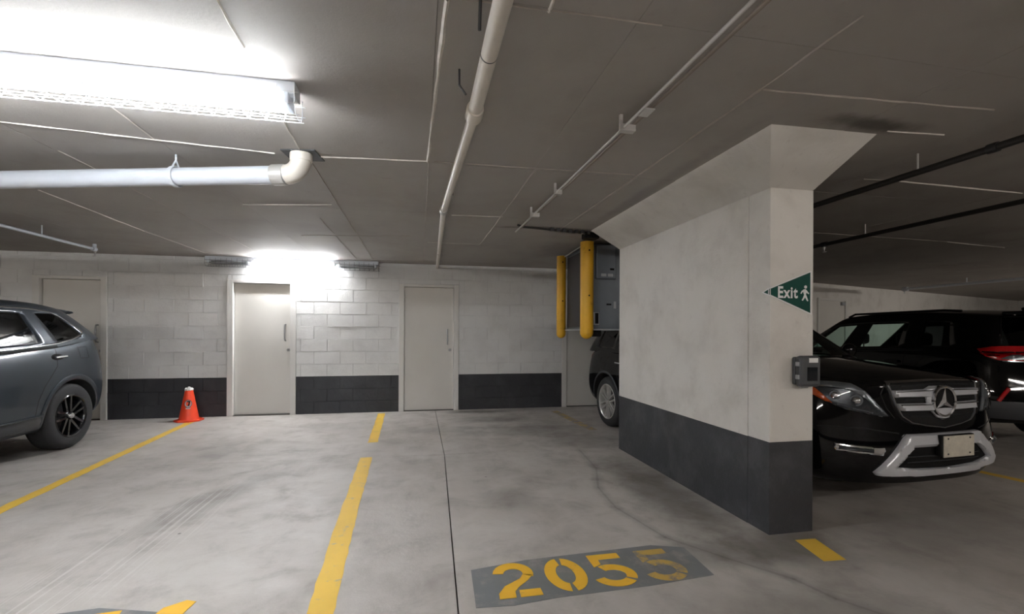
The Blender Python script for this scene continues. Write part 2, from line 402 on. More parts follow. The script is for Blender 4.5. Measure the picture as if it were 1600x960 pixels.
# thin fins of grout left hanging where the form sheets met
def fin(a, b, wd=.007, dp=.004, m='fin'):
    a = Vector((a[0], a[1], H)); b = Vector((b[0], b[1], H)); d = (b - a).normalized(); n = Vector((-d.y, d.x, 0))
    L = (b - a).length; k = max(2, int(L / .12)); bm = bmesh.new(); prev = None
    for i in range(k + 1):
        c = a + (b - a) * i / k + n * random.uniform(-.003, .003); ww = wd * random.uniform(.5, 1.2); dd = dp * random.uniform(.5, 1.3)
        cur = [bm.verts.new(c + n * ww + Vector((0, 0, .004))), bm.verts.new(c - Vector((0, 0, dd))), bm.verts.new(c - n * ww + Vector((0, 0, .004)))]
        if prev:
            for q in ((0, 1), (1, 2)): bm.faces.new((prev[q[0]], prev[q[1]], cur[q[1]], cur[q[0]]))
        prev = cur
    obj('joint_fin', bm, M[m], ceil)
for a, b, wd, dp, m in [
    ((-2.4, 3.07), (-.93, 3.26), .008, .006, 'fin'), ((-.66, 3.26), (.05, 3.19), .010, .006, 'fin'), ((.05, 3.19), (.09, 1.63), .012, .008, 'fin'),
    ((-.70, 1.5), (-.71, 2.07), .010, .006, 'fin'), ((-.73, 2.45), (-.755, 3.15), .007, .005, 'fin'), ((-2.29, 3.5), (-2.29, 4.25), .006, .003, 'fin'),
    ((-3.09, 4.5), (-3.14, 6.1), .009, .005, 'fin'), ((-3.14, 6.1), (-3.11, 7.6), .006, .003, 'fin_dull'), ((-2.31, 4.25), (-2.33, 7.8), .006, .003, 'fin_dull'),
    ((-1.59, 4.63), (-.79, 4.46), .006, .004, 'fin'), ((-.73, 3.3), (-.73, 7.7), .006, .003, 'fin_dull'), ((.06, 3.2), (.06, 7.8), .006, .003, 'fin_dull'),
    ((.31, 4.60), (.82, 4.56), .007, .004, 'fin'), ((.78, 6.04), (.80, 4.58), .007, .004, 'fin'), ((.80, 4.58), (.81, 3.2), .006, .003, 'fin_dull'),
    ((.1, 6.05), (.78, 6.04), .006, .003, 'fin'), ((-1.4, 5.95), (-.1, 5.7), .006, .003, 'fin_dull'), ((.10, 3.19), (1.55, 3.15), .006, .003, 'fin_dull'),
    ((1.545, 5.09), (1.58, 3.2), .009, .005, 'fin_dull'), ((1.58, 3.2), (1.598, 1.92), .011, .006, 'fin_dull'), ((1.598, 1.92), (1.59, 1.4), .008, .004, 'fin_dull'),
    ((1.60, 1.925), (2.92, 1.85), .009, .005, 'fin_dull'), ((.45, 1.35), (.46, 1.62), .012, .006, 'fin'), ((.12, 1.62), (.9, 1.60), .006, .003, 'fin_dull'),
    ((3.27, 2.87), (3.6, 2.855), .006, .003, 'fin_dull'), ((3.57, 2.855), (4.86, 2.887), .010, .006, 'fin'), ((2.63, 2.17), (3.0, 2.14), .006, .004, 'fin'),
    ((6.49, 4.59), (7.65, 4.73), .010, .006, 'fin'), ((4.4, 4.5), (6.3, 4.57), .006, .003, 'fin_dull'), ((-1.57, 2.6), (-1.585, 3.17), .006, .004, 'fin'),
    ((-1.0, 5.0), (-.98, 7.7), .005, .003, 'fin_dull')]:
    fin(a, b, wd, dp, m)

# far walls, closing the garage outside the frame
def wall_poly(name, p0, p1, th=.15):
    p0 = Vector(p0); p1 = Vector(p1); d = (p1 - p0).normalized(); n = Vector((-d.y, d.x, 0)) * th
    def seg(nm, z0, z1, m, par):
        V = [(*(p0.xy), z0), (*(p1.xy), z0), (*((p1 + n).xy), z0), (*((p0 + n).xy), z0)]
        V += [(v[0], v[1], z1) for v in V]
        return raw(nm, V, [(3, 2, 1, 0), (4, 5, 6, 7), (0, 1, 5, 4), (1, 2, 6, 5), (2, 3, 7, 6), (3, 0, 4, 7)], m, par)
    o = struct(seg(name, .61, H + .02, M['pillar'], None)); seg('painted_band', -.02, .61, M['pillar_dark'], o)
    return o
wall_poly('wall_left', (GX0, GY0, 0), (GX0, 8.0, 0))
wall_poly('wall_front', (GX1, GY0, 0), (GX0, GY0, 0))
wall_poly('wall_right', (RW1.x, RW1.y, 0), (GX1, GY0, 0))

# back wall of painted concrete block
DOORS = [(-5.55, -4.60), (-2.965, -1.955), (-.335, .670), (2.535, 3.53)]     # outer faces of the frames
DT = 2.155
wb = bmesh.new()
edges = [GX0] + [v for d in DOORS for v in d] + [5.5]
for k in range(0, len(edges), 2): add_box(wb, edges[k], edges[k + 1], 8.010, 8.2, -.02, H + .02)
for a, b in DOORS: add_box(wb, a, b, 8.010, 8.2, DT, H + .02); add_box(wb, a, b, 8.13, 8.2, -.02, DT)
wall = struct(obj('wall_back', wb, M['block']))
db = bmesh.new()
for k in range(0, len(edges), 2): add_box(db, edges[k] + .001, edges[k + 1] - .001, 8.0085, 8.0102, 0, .612)
obj('painted_band', db, M['block_dark'], wall)
CO = .2035; BL = .406
mesh_cache = {}
def block(x0, x1, z0, z1, dark):
    th = .004; jw = .0030
    x0 += jw; x1 -= jw; z0 += jw; z1 -= jw
    if x1 - x0 < .015 or z1 - z0 < .015: return
    key = (round(x1 - x0, 3), round(z1 - z0, 3), dark)
    me = mesh_cache.get(key)
    if me is None:
        bm = bmesh.new(); W2 = key[0] / 2; H2 = key[1] / 2; c = .002
        a = [bm.verts.new(p) for p in ((-W2, .012, -H2), (W2, .012, -H2), (W2, .012, H2), (-W2, .012, H2))]
        b = [bm.verts.new(p) for p in ((-W2 + c, 0, -H2 + c), (W2 - c, 0, -H2 + c), (W2 - c, 0, H2 - c), (-W2 + c, 0, H2 - c))]
        bm.faces.new(b)
        for i in range(4): bm.faces.new((a[i], a[(i + 1) % 4], b[(i + 1) % 4], b[i]))
        me = bpy.data.meshes.new('block'); bm.to_mesh(me); bm.free(); me.materials.append(M['block_dark' if dark else 'block'])
        mesh_cache[key] = me
    o = bpy.data.objects.new('block', me); COL.objects.link(o); o.parent = wall
    o.location = ((x0 + x1) / 2, 8.0 + random.uniform(-.003, .004), (z0 + z1) / 2)
    o.rotation_euler = (random.gauss(0, .010), 0, random.gauss(0, .004))
for r in range(13):
    z0 = r * CO; z1 = min(z0 + CO, H)
    x = -6.55 + (BL / 2 if r % 2 else 0)
    while x < 3.9:
        parts = [(x, x + BL, z0, z1)]
        for a, b in DOORS:
            new = []
            for (p, q, s, t) in parts:
                if q <= a or p >= b or s >= DT: new.append((p, q, s, t)); continue
                if p < a: new.append((p, a, s, t))
                if q > b: new.append((b, q, s, t))
                if t > DT: new.append((max(p, a), min(q, b), DT, t))
            parts = new
        for (p, q, s, t) in parts: block(p, q, s, t, r < 3)
        x += BL
# angled wall beyond the pillar, smooth painted concrete with a white door
def rpt(s, off, z): p = RW0 + RWd * s + Vector((RWd.y, -RWd.x, 0)) * off; return (p.x, p.y, z)
def rbox(name, s0, s1, o0, o1, z0, z1, m, parent):
    V = [rpt(s0, o0, z0), rpt(s1, o0, z0), rpt(s1, o1, z0), rpt(s0, o1, z0), rpt(s0, o0, z1), rpt(s1, o0, z1), rpt(s1, o1, z1), rpt(s0, o1, z1)]
    return raw(name, V, [(3, 2, 1, 0), (4, 5, 6, 7), (0, 1, 5, 4), (1, 2, 6, 5), (2, 3, 7, 6), (3, 0, 4, 7)], m, parent)
wr = struct(rbox('wall_back_right', 0, 15.2, -.2, 0, .61, H + .02, M['pillar'], None))
rbox('painted_band', 0, 15.2, -.2, .0015, -.02, .61, M['pillar_dark'], wr)

# doors of the back wall
def door(n, a, b, lv, pull_x, pull_z, lock_z, label=None, leaf_x=None):
    fw = .085; x0, x1 = a, b
    bm = bmesh.new()
    add_box(bm, x0, x0 + fw, 7.985, 8.13, 0, DT, .004); add_box(bm, x1 - fw, x1, 7.985, 8.13, 0, DT, .004)
    add_box(bm, x0 + fw, x1 - fw, 7.985, 8.13, DT - .045, DT, .004)
    fr = obj('frame', bm, M['frame'])
    d = empty('door_%d' % n, ((a + b) / 2, 8.0, 0)); struct(d)
    inv = Matrix.Translation((-(a + b) / 2, -8.0, 0))
    def par(o): o.data.transform(inv); o.parent = d; return o
    par(fr)
    hd = .045
    L = par(box('door_leaf', x0 + fw + .004, x1 - fw - .004, lv, lv + .045, .012, DT - .05, M['door'], None, .003))
    par(box('door_stop', x0 + fw, x1 - fw, lv + .046, 8.13, DT - .12, DT - .05, M['frame']))
    par(box('threshold', x0 + fw, x1 - fw, 7.99, 8.13, -.0, .008, M['gap']))
    # pull handle
    bm = bmesh.new(); r = .011; y = lv - .055
    add_tube(bm, [(pull_x, lv, pull_z + .13), (pull_x, y + .01, pull_z + .125), (pull_x, y, pull_z + .10), (pull_x, y - .005, pull_z), (pull_x, y, pull_z - .10), (pull_x, y + .01, pull_z - .125), (pull_x, lv, pull_z - .13)], r, 10)
    par(obj('pull_handle', bm, M['steel'], None, True))
    bm = bmesh.new(); add_lathe(bm, [(0.0, -.016), (.02, -.016), (.026, -.010), (.026, 0)], 20, 'Y', (pull_x + .045, lv, lock_z))
    lo = par(obj('lock', bm, M['steel'], None, True))
    par(box('keyhole', pull_x + .042, pull_x + .048, lv - .018, lv - .0155, lock_z - .008, lock_z + .008, M['black'])).parent = lo
    return d
d1 = door(1, *DOORS[0], 8.055, -4.755, 1.30, 1.04)
d2 = door(2, *DOORS[1], 8.055, -2.125, 1.325, 1.047)
d3 = door(3, *DOORS[2], 8.02, .475, 1.262, 1.039)
d4 = door(4, *DOORS[3], 8.02, 3.33, 1.28, 1.04)
# white door of the angled wall, with its frame and closer
q0, q1 = 3.52, 4.66
d5 = struct(rbox('door_5', q0, q1, -.02, .004, 0, 2.17, M['door'], None))
rbox('frame', q0 - .0, q0 + .05, 0, .03, 0, 2.17, M['frame'], d5); rbox('frame', q1 - .05, q1, 0, .03, 0, 2.17, M['frame'], d5); rbox('frame', q0 + .05, q1 - .05, 0, .03, 2.12, 2.17, M['frame'], d5)
rbox('door_closer', q1 - .22, q1 - .08, .004, .05, 2.02, 2.10, M['cab_light'], d5)

# ------------------------------------------------------------------ pillar wall with flared head
PX0, PX1, PY0, PY1, PB = 2.272, 2.612, 2.655, 4.985, .612
pil = struct(box('pillar_wall', PX0, PX1, 2.8585, PY1, PB, 2.305, M['pillar'], None, .0015))
box('painted_band', PX0, PX1, 2.8585, PY1, -.01, PB, M['pillar_dark'], pil, .0015)
def rough_edge(bm, amp, seed):
    rr = random.Random(seed)
    for v in bm.verts: v.co.x += rr.uniform(-amp, amp); v.co.y += rr.uniform(-amp, amp)
box('column', PX0 + .006, PX1 + .001, PY0, 2.858, PB, 2.305, M['pillar'], pil, .003)
box('painted_band', PX0 + .004, PX1 + .002, PY0 - .001, 2.858, -.01, PB, M['pillar_dark'], pil, .003)
hb = bmesh.new()
lo = [(PX0, PY0 + .0, 2.30), (PX1, PY0, 2.30), (PX1, PY1, 2.30), (PX0, PY1, 2.30)]
up = [(1.905, 2.215, H + .01), (PX1, 2.195, H + .01), (PX1, PY1 - .03, H + .01), (1.89, PY1 - .03, H + .01)]
A = [hb.verts.new(p) for p in lo]; B = [hb.verts.new(p) for p in up]
hb.faces.new(A[::-1]); hb.faces.new(B)
for i in range(4): hb.faces.new((A[i], A[(i + 1) % 4], B[(i + 1) % 4], B[i]))
bmesh.ops.bevel(hb, geom=[e for e in hb.edges if all(v in A for v in e.verts)], offset=.02, segments=3, profile=.5, affect='EDGES')
obj('flared_head', hb, M['pillar'], pil)

# ------------------------------------------------------------------ floor paint
def line(name, pts, wd, m, label, group=None, z=.0018):
    "painted strip along a centre line, slightly uneven edges"
    P = []
    for a, b in zip(pts, pts[1:]):
        k = max(2, int((Vector(b) - Vector(a)).length / .08))
        P += [Vector(a).lerp(Vector(b), i / k) for i in range(k)]
    P.append(Vector(pts[-1])); bm = bmesh.new(); prev = None
    for i, p in enumerate(P):
        d = (P[min(i + 1, len(P) - 1)] - P[max(i - 1, 0)]).normalized(); n = Vector((-d.y, d.x))
        e = random.uniform(-.003, .003); h = wd / 2 + random.uniform(-.003, .003)
        a = p + n * (h + e); b = p - n * (h - e)
        cur = [bm.verts.new((a.x, a.y, z)), bm.verts.new((b.x, b.y, z)), bm.verts.new((b.x, b.y, .0002)), bm.verts.new((a.x, a.y, .0002))]
        if prev:
            for q in range(4): bm.faces.new((prev[q], prev[(q + 1) % 4], cur[(q + 1) % 4], cur[q]))
        else: bm.faces.new(cur[::-1])
        prev = cur
    bm.faces.new(prev)
    return tag(obj(name, bm, m), label, 'painted line', group)
line('painted_line', [(-3.30, 7.62), (-3.27, 7.2), (-3.13, 5.3), (-3.04, 4.1), (-2.92, 2.3)], .10, M['yellow_line'], 'long yellow bay line running from the orange cone past the grey car')
line('painted_line', [(-.60, 7.86), (-.545, 5.80)], .115, M['yellow_line'], 'short yellow bay line stub between the two middle doors, against the block wall')
line('painted_line', [(-.545, 5.11), (-.50, 3.4), (-.455, 2.35), (-.42, 1.4)], .125, M['yellow_line'], 'long yellow bay line down the middle of the floor, nearest the camera')
bm = bmesh.new()
V = [bm.verts.new(p) for p in ((2.385, 2.555, .0018), (2.53, 2.548, .0018), (2.475, 2.275, .0018), (2.33, 2.285, .0018))]
bm.faces.new(V); r = bmesh.ops.extrude_face_region(bm, geom=bm.faces[:]); bmesh.ops.translate(bm, verts=[v for v in r['geom'] if isinstance(v, bmesh.types.BMVert)], vec=(0, 0, -.0016))
tag(obj('painted_line', bm, M['yellow_line']), 'stubby yellow mark on the floor in front of the pillar foot', 'painted line')
line('painted_line', [(2.27, 7.6), (2.36, 6.0)], .12, M['yellow_faded'], 'faded yellow line on the floor beneath the yellow guards')
line('painted_line', [(5.33, 5.2), (5.34, 3.6), (5.42, 3.1), (5.45, 2.0)], .10, M['yellow_line'], 'yellow bay line on the floor between the two black cars')

# stencilled bay numbers
def stencil(pieces, ox, oy, sx, sy, parent, m, name, shear=0.0):
    bm = bmesh.new()
    for poly in pieces:
        add_prism(bm, [(a, b) for a, b in poly], lambda a, b, t: (ox + a * sx + shear * b * sy, oy + b * sy, t), .0014, .0032)
    return obj(name, bm, m, parent)
def arc(cx, cy, r0, r1, a0, a1, n=10, ky=1.0):
    o = [(cx + r1[0] * math.cos(math.radians(a0 + (a1 - a0) * i / n)), cy + r1[1] * math.sin(math.radians(a0 + (a1 - a0) * i / n))) for i in range(n + 1)]
    q = [(cx + r0[0] * math.cos(math.radians(a1 + (a0 - a1) * i / n)), cy + r0[1] * math.sin(math.radians(a1 + (a0 - a1) * i / n))) for i in range(n + 1)]
    return o + q
TWO = [arc(.5, .66, (.24, .15), (.5, .34), 172, -22, 12) + [(.0, .13), (.0, .0), (.42, .0), (.42, .17), (.86, .50)][:0],
       [(.96, .58), (.80, .44), (.52, .27), (.40, .16), (.38, .0), (.0, .0), (.02, .14), (.20, .32), (.62, .50), (.73, .62)],
       [(.48, .0), (1.0, .0), (1.0, .18), (.50, .18)]]
ZERO = [arc(.5, .5, (.22, .28), (.5, .5), 98, 262, 14), arc(.5, .5, (.22, .28), (.5, .5), -82, 82, 14)]
FIVE = [[(.06, 1), (.92, 1), (.92, .83), (.30, .83), (.28, .68), (.06, .60)],
        arc(.42, .32, (.30, .16), (.56, .33), 118, -30, 12), arc(.42, .32, (.30, .16), (.56, .33), -42, -165, 10)]
num = empty('bay_number', (.93, 2.43, 0), 0, 'yellow stencilled 2055 on a grey floor patch in the foreground bay', 'floor number')
def local(o, e): o.data.transform(Matrix.Translation(-Vector(e.location))); o.parent = e; return o
bm = bmesh.new()
add_prism(bm, [(.275, 2.215), (.29, 2.575), (.62, 2.63), (1.43, 2.665), (1.62, 2.60), (1.60, 2.27), (1.2, 2.235), (.7, 2.225), (.46, 2.20)], lambda a, b, t: (a, b, t), .0002, .0014)
local(obj('background_patch', bm, M['grey_patch']), num)
for (ch, ox, m) in ((TWO, .40, 'digit'), (ZERO, .685, 'digit'), (FIVE, .965, 'digit'), (FIVE, 1.265, 'digit_worn')):
    local(stencil(ch, ox, 2.262, .225, .345, None, M[m], 'digit'), num)
num2 = empty('bay_number', (-1.7, 2.3, 0), 0, 'tip of a stencilled bay number on a grey patch at the lower left', 'floor number')
bm = bmesh.new(); add_prism(bm, [(-2.35, 2.10), (-2.35, 2.48), (-1.5, 2.56), (-1.30, 2.50), (-1.05, 2.42), (-1.05, 2.10)], lambda a, b, t: (a, b, t), .0002, .0014)
local(obj('background_patch', bm, M['grey_patch']), num2)
bm = bmesh.new(); add_prism(bm, [(-1.22, 2.40), (-1.20, 2.50), (-1.12, 2.55), (-1.07, 2.53), (-1.09, 2.40)], lambda a, b, t: (a, b, t), .0014, .0032); local(obj('digit', bm, M['digit']), num2)
bm = bmesh.new(); add_prism(bm, [(-1.52, 2.40), (-1.50, 2.505), (-1.38, 2.515), (-1.36, 2.40)], lambda a, b, t: (a, b, t), .0014, .0032); local(obj('digit', bm, M['digit']), num2)

# ------------------------------------------------------------------ pipes and conduits
def strap_hanger(parent, x, y, z, r, top=H, m='pvc'):
    bm = bmesh.new()
    add_tube(bm, [(x, y, z + r + .04), (x, y, top)], .006, 8)
    obj('hanger_rod', bm, M[m], parent, True)
def ring_at(name, p, d, r, ln, m, parent, seg=24):
    p = Vector(p); d = Vector(d).normalized()
    return tube(name, [p - d * ln / 2, p - d * ln * .42, p + d * ln * .42, p + d * ln / 2], [r * .96, r, r, r * .96], m, parent, seg)
# big white drain with elbow
dr = empty('drain_pipe', (-.76, 3.225, H), 0, 'thick white drain pipe with an elbow, crossing under the lit ceiling at left', 'pipe')
e0 = Vector(dr.location)
def L3(o, e=None): o.data.transform(Matrix.Translation(-Vector((e or dr).location))); return o
ex, ey, zc = -.76, 3.225, 2.362
dd = Vector((-1.94, .46, -.02)).normalized(); R = .0575
st = Vector((ex, ey, zc)) + dd * .10
tube_pts = [st, st + dd * 3.1]
L3(tube('pipe', tube_pts, R, M['pvc'], dr, 28))
el = []
rad = .10; c = Vector((ex, ey, 0)) + dd * rad
for i in range(9):
    t = math.radians(90 * i / 8)
    el.append(Vector((c.x, c.y, zc + rad)) - dd * rad * math.cos(t) * 1.0 + Vector((0, 0, -rad * math.sin(t))))
el = [Vector((el[0].x, el[0].y, H - .0))] + el
L3(tube('elbow', el, R * 1.09, M['pvc_beige'], dr, 28))
L3(ring_at('socket', (ex, ey, H - .028), (0, 0, 1), R * 1.2, .05, M['pvc_beige'], dr))
L3(ring_at('coupling', st + dd * .045, dd, R * 1.16, .085, M['coupling'], dr))
hp = st + dd * .74
bm = bmesh.new(); x_, y_ = frame_at(hp, dd)
ringpts = [hp + (Vector((0, 0, 1)) * math.sin(t) + Vector((-dd.y, dd.x, 0)) * math.cos(t)) * (R + .006) for t in [2 * PI * k / 24 + PI / 2 for k in range(25)]]
prev = None
for p in ringpts:
    o2 = (p - hp).normalized() * .004
    cur = [bm.verts.new(p - dd * .014), bm.verts.new(p + dd * .014), bm.verts.new(p + dd * .014 + o2), bm.verts.new(p - dd * .014 + o2)]
    if prev:
        for q in range(4): bm.faces.new((prev[q], prev[(q + 1) % 4], cur[(q + 1) % 4], cur[q]))
    prev = cur
add_tube(bm, [hp + Vector((-dd.y, dd.x, 0)) * (R + .004) + Vector((0, 0, .01)), hp + Vector((0, 0, R + .05))], .006, 6)
add_tube(bm, [hp - Vector((-dd.y, dd.x, 0)) * (R + .004) + Vector((0, 0, .01)), hp + Vector((0, 0, R + .05))], .006, 6)
add_tube(bm, [hp + Vector((0, 0, R + .045)), Vector((hp.x, hp.y, H))], .006, 6)
L3(obj('hanger', bm, M['pvc'], dr))
bm = bmesh.new(); add_prism(bm, [(-.875, 3.175), (-.66, 3.14), (-.635, 3.33), (-.85, 3.36)], lambda a, b, t: (a, b, t), H - .006, H + .002)
L3(obj('ceiling_collar', bm, M['rubber_collar'], dr))

# long beige pipe towards the wall
bp_ = empty('ceiling_pipe', (.26, 3.0, 2.38), 0, 'long beige pipe hung under the ceiling, running straight to the block wall', 'pipe')
def LB(o, e): o.data.transform(Matrix.Translation(-Vector(e.location))); return o
P0 = Vector((.262, -4.0, 2.375)); P1 = Vector((.255, 2.2, 2.385)); P2 = Vector((.205, 4.05, 2.395)); P3 = Vector((.30, 8.0, 2.45))
LB(tube('pipe', [P0, P1], .032, M['pvc_beige'], bp_, 24), bp_)
LB(tube('pipe', [P1, P2], .027, M['pvc_beige'], bp_, 24), bp_)
LB(tube('pipe', [P2, P3], .025, M['pvc_beige'], bp_, 24), bp_)
LB(ring_at('coupling', P1, (0, 1, 0), .041, .10, M['pvc_beige'], bp_), bp_)
LB(ring_at('coupling', P1 - Vector((0, .47, 0)), (0, 1, 0), .0335, .006, M['dark_steel'], bp_), bp_)
LB(ring_at('coupling', P2, (0, 1, 0), .035, .09, M['coupling'], bp_), bp_)
for y, xo in ((1.62, -.045), (3.6, 0), (6.4, 0), (-1, 0)):
    LB(tube('hanger_rod', [(.25 + xo, y, 2.40), (.25 + xo, y - .02, H)], .006, M['dark_steel'], bp_, 8), bp_)
LB(tube('hanger_rod', [(.20, 2.05, 2.39), (.17, 2.05, 2.43), (.17, 2.05, H)], .005, M['dark_steel'], bp_, 8), bp_)

# pair of thin conduits on strut brackets
cd = empty('ceiling_conduit', (1.07, 2.5, 2.43), 0, 'pair of thin metal conduits on small brackets, left of the flared pillar', 'conduit')
LB(tube('conduit', [(1.08, -6, 2.43), (1.075, 1.2, 2.43), (1.065, 2.3, 2.43), (1.015, 4.86, 2.425)], .008, M['galv'], cd, 12), cd)
LB(tube('conduit', [(1.15, -6, 2.455), (1.15, 1.2, 2.455), (1.125, 2.3, 2.455), (1.055, 4.80, 2.45)], .009, M['conduit_brown'], cd, 12), cd)
for y, xa in ((2.30, 1.07), (4.15, 1.03), (3.45, 1.045), (.6, 1.08), (-1.2, 1.08)):
    bm = bmesh.new(); s = .045 if y != 3.45 else .03
    add_box(bm, xa - s * .6, xa + s * 1.3, y - .02, y + .02, 2.412, 2.418); add_box(bm, xa - s * .6, xa + s * 1.3, y - .02, y - .016, 2.418, 2.445)
    add_box(bm, xa - .008 - s * .4, xa + .008 - s * .4, y - .008, y + .008, 2.418, H)
    LB(obj('bracket', bm, M['galv'], cd), cd)
LB(box('junction_plate', 1.065, 1.115, 2.05, 2.13, 2.415, 2.421, M['galv'], cd), cd)
cb = empty('cable_run', (1.5, 5.0, H), 0, 'dark cable clipped across the ceiling from the conduit end to the cabinet', 'cable')
bm = bmesh.new(); pts = [(1.03, 4.82, H - .012)]
for i in range(1, 18): pts.append((1.03 + i * .055, 4.84 + i * .012 + random.uniform(-.006, .006), H - .018 - random.uniform(0, .006)))
add_tube(bm, pts, .012, 8); LB(obj('cable', bm, M['pipe_silhouette_cable'], cb, True), cb)
bm = bmesh.new()
for i in range(7):
    x = 1.42 + i * .075; LB(box('cable_clip', x, x + .035, 4.90 + i * .012, 4.945 + i * .012, H - .035, H, M['dark_steel'], cb), cb)
LB(box('junction_box', 1.86, 2.04, 5.02, 5.14, H - .07, H, M['black'], cb, .01), cb)

# sprinkler lines
def sprinkler_head(x, y, z, parent, m, down=True):
    bm = bmesh.new(); s = -1
    add_lathe(bm, [(.0, 0), (.016, 0), (.016, -.02), (.010, -.03), (.010, -.045), (.004, -.055), (.004, -.07), (.022, -.072), (.022, -.076), (0, -.078)], 16, 'Z', (x, y, z))
    return LB(obj('sprinkler_head', bm, m, parent, True), parent)
s1 = empty('sprinkler_pipe', (-4.08, 6.0, 2.38), 0, 'thin white sprinkler pipe ending in a head above the grey car', 'pipe')
LB(tube('pipe', [(-4.05, -4, 2.36), (-4.08, 6.83, 2.385)], .017, M['pvc'], s1, 14), s1)
LB(ring_at('fitting', (-4.08, 6.83, 2.385), (0, 1, 0), .027, .06, M['pvc'], s1), s1)
LB(tube('fitting', [(-4.08, 6.84, 2.385), (-4.08, 6.84, 2.45)], [.022, .020], M['pvc'], s1, 12), s1)
sprinkler_head(-4.08, 6.85, 2.372, s1, M['steel'])
LB(tube('hanger_rod', [(-4.08, 6.0, 2.39), (-4.08, 6.0, H)], .006, M['pvc'], s1, 8), s1)
for (x, y0, y1, lb, hd, hg) in ((3.15, -6, 7.98, 'silhouette-dark pipe under the ceiling just right of the flared pillar', None, (2.4,)),
                           (4.63, -6, 8.0, 'silhouette-dark sprinkler pipe with a drop head above the nearer black car', 4.55, (4.05, 1.5))):
    s2 = empty('sprinkler_pipe', (x, 3, 2.38), 0, lb, 'pipe')
    LB(tube('pipe', [(x, y0, 2.38), (x, y1, 2.38)], .021, M['pipe_silhouette_cable'], s2, 14), s2)
    for y in hg: LB(tube('hanger_rod', [(x, y, 2.39), (x, y, H)], .006, M['galv'], s2, 8), s2)
    if hd:
        LB(ring_at('fitting', (x, hd, 2.38), (0, 1, 0), .03, .07, M['dark_steel'], s2), s2); sprinkler_head(x, hd, 2.37, s2, M['chrome'])
    else: LB(ring_at('fitting', (x, 2.0, 2.38), (0, 1, 0), .028, .05, M['dark_steel'], s2), s2)
s3 = empty('sprinkler_pipe', (10.95, 7.5, 2.38), 0, 'thin white pipe ending in a head above the roof of the farther black car', 'pipe')
LB(tube('pipe', [(11.02, -4, 2.38), (10.93, 8.58, 2.38)], .030, M['pvc'], s3, 14), s3)
LB(ring_at('fitting', (10.93, 8.58, 2.38), (0, 1, 0), .05, .10, M['pvc'], s3), s3); sprinkler_head(10.93, 8.60, 2.36, s3, M['pvc'])
LB(tube('hanger_rod', [(10.97, 7.4, 2.40), (10.97, 7.4, H)], .008, M['pvc'], s3, 8), s3)

# ------------------------------------------------------------------ lights
def fixture(x0, x1, y, label, spans, tubes=2, group=None, tm='tube', guard=True, rz=0, cx=None):
    "strip light: enamel body, tubes over each (a, b, lit) span, wire guard"
    L = x1 - x0; mx = (x0 + x1) / 2
    e = empty('strip_light', (mx, y, H), rz, label, 'ceiling light', group)
    bm = bmesh.new(); h = L / 2
    prof = [(-.052, 0), (-.052, -.055), (-.030, -.066), (.030, -.066), (.052, -.055), (.052, 0)]
    A = [bm.verts.new((-h, a, b)) for a, b in prof]; B = [bm.verts.new((h, a, b)) for a, b in prof]
    bm.faces.new(A); bm.faces.new(B[::-1])
    for i in range(len(prof)): bm.faces.new((A[i], B[i], B[(i + 1) % 6], A[(i + 1) % 6]))
    obj('housing', bm, M['fixture'], e)
    for a, b, lit in spans:
        a -= mx; b -= mx
        for k in range(tubes):
            yy = 0 if tubes == 1 else (-.036 + .072 * k)
            bm = bmesh.new(); add_tube(bm, [(a + .03, yy, -.096), (b - .03, yy, -.096)], .0135, 12)
            obj('tube', bm, M[tm] if lit else M['tube_off'], e, True)
        for xx in (a + .012, b - .012):
            bm = bmesh.new(); add_box(bm, xx - .012, xx + .012, -.055, .055, -.108, -.05, .004); obj('lamp_holder', bm, M['fixture'], e)
    if guard:
        bm = bmesh.new(); r = .0022; gw, gb = .075, -.150
        for (yy, zz) in ((-gw, -.06), (-gw, -.11), (-.045, gb), (0, gb - .005), (.045, gb), (gw, -.11), (gw, -.06)):
            add_tube(bm, [(-h + .005, yy, zz), (h + .02, yy, zz)], r, 5)
        n = int(L / .075)
        for i in range(n + 1):
            x = -h + .005 + (L) * i / n
            add_tube(bm, [(x, -gw, -.03), (x, -gw, -.11), (x, -.045, gb), (x, 0, gb - .005), (x, .045, gb), (x, gw, -.11), (x, gw, -.03)], r, 5)
        obj('wire_guard', bm, M['wire'] if tm == 'tube' else M['wire_grey'], e)
    return e
f1 = fixture(-3.02, -.575, 2.36, 'large strip light glowing over the left foreground, with wire guard', [(-3.0, -1.80, True), (-1.80, -.60, True)], 2)
f2 = fixture(-3.225, -.665, 7.905, 'long strip light along the top of the block wall, lit only in the middle', [(-3.20, -2.62, False), (-2.58, -1.33, True), (-1.29, -.70, False)], 2, None, 'tube_back')
off = [(-3.0, -.6, -3.2), (1.4, 3.0, -2.0), (5.6, 8.0, -1.4), (12.0, 14.4, 4.5), (-8.2, -5.8, .8)]  # unseen lamps, put in to light the right side and behind the camera
wh = ['behind the camera, on the left', 'behind the camera, in line with the pillar', 'behind the camera, ahead of the black cars', 'beyond the right edge, farthest of all', 'beyond the left edge, past the grey car']
for i, (a, b, y) in enumerate(off):
    fixture(a, b, y, 'unseen bare strip light on the ceiling ' + wh[i], [(a + .02, (a + b) / 2, True), ((a + b) / 2, b - .02, True)], 1, 'strip lights outside the view', 'tube_far', False)

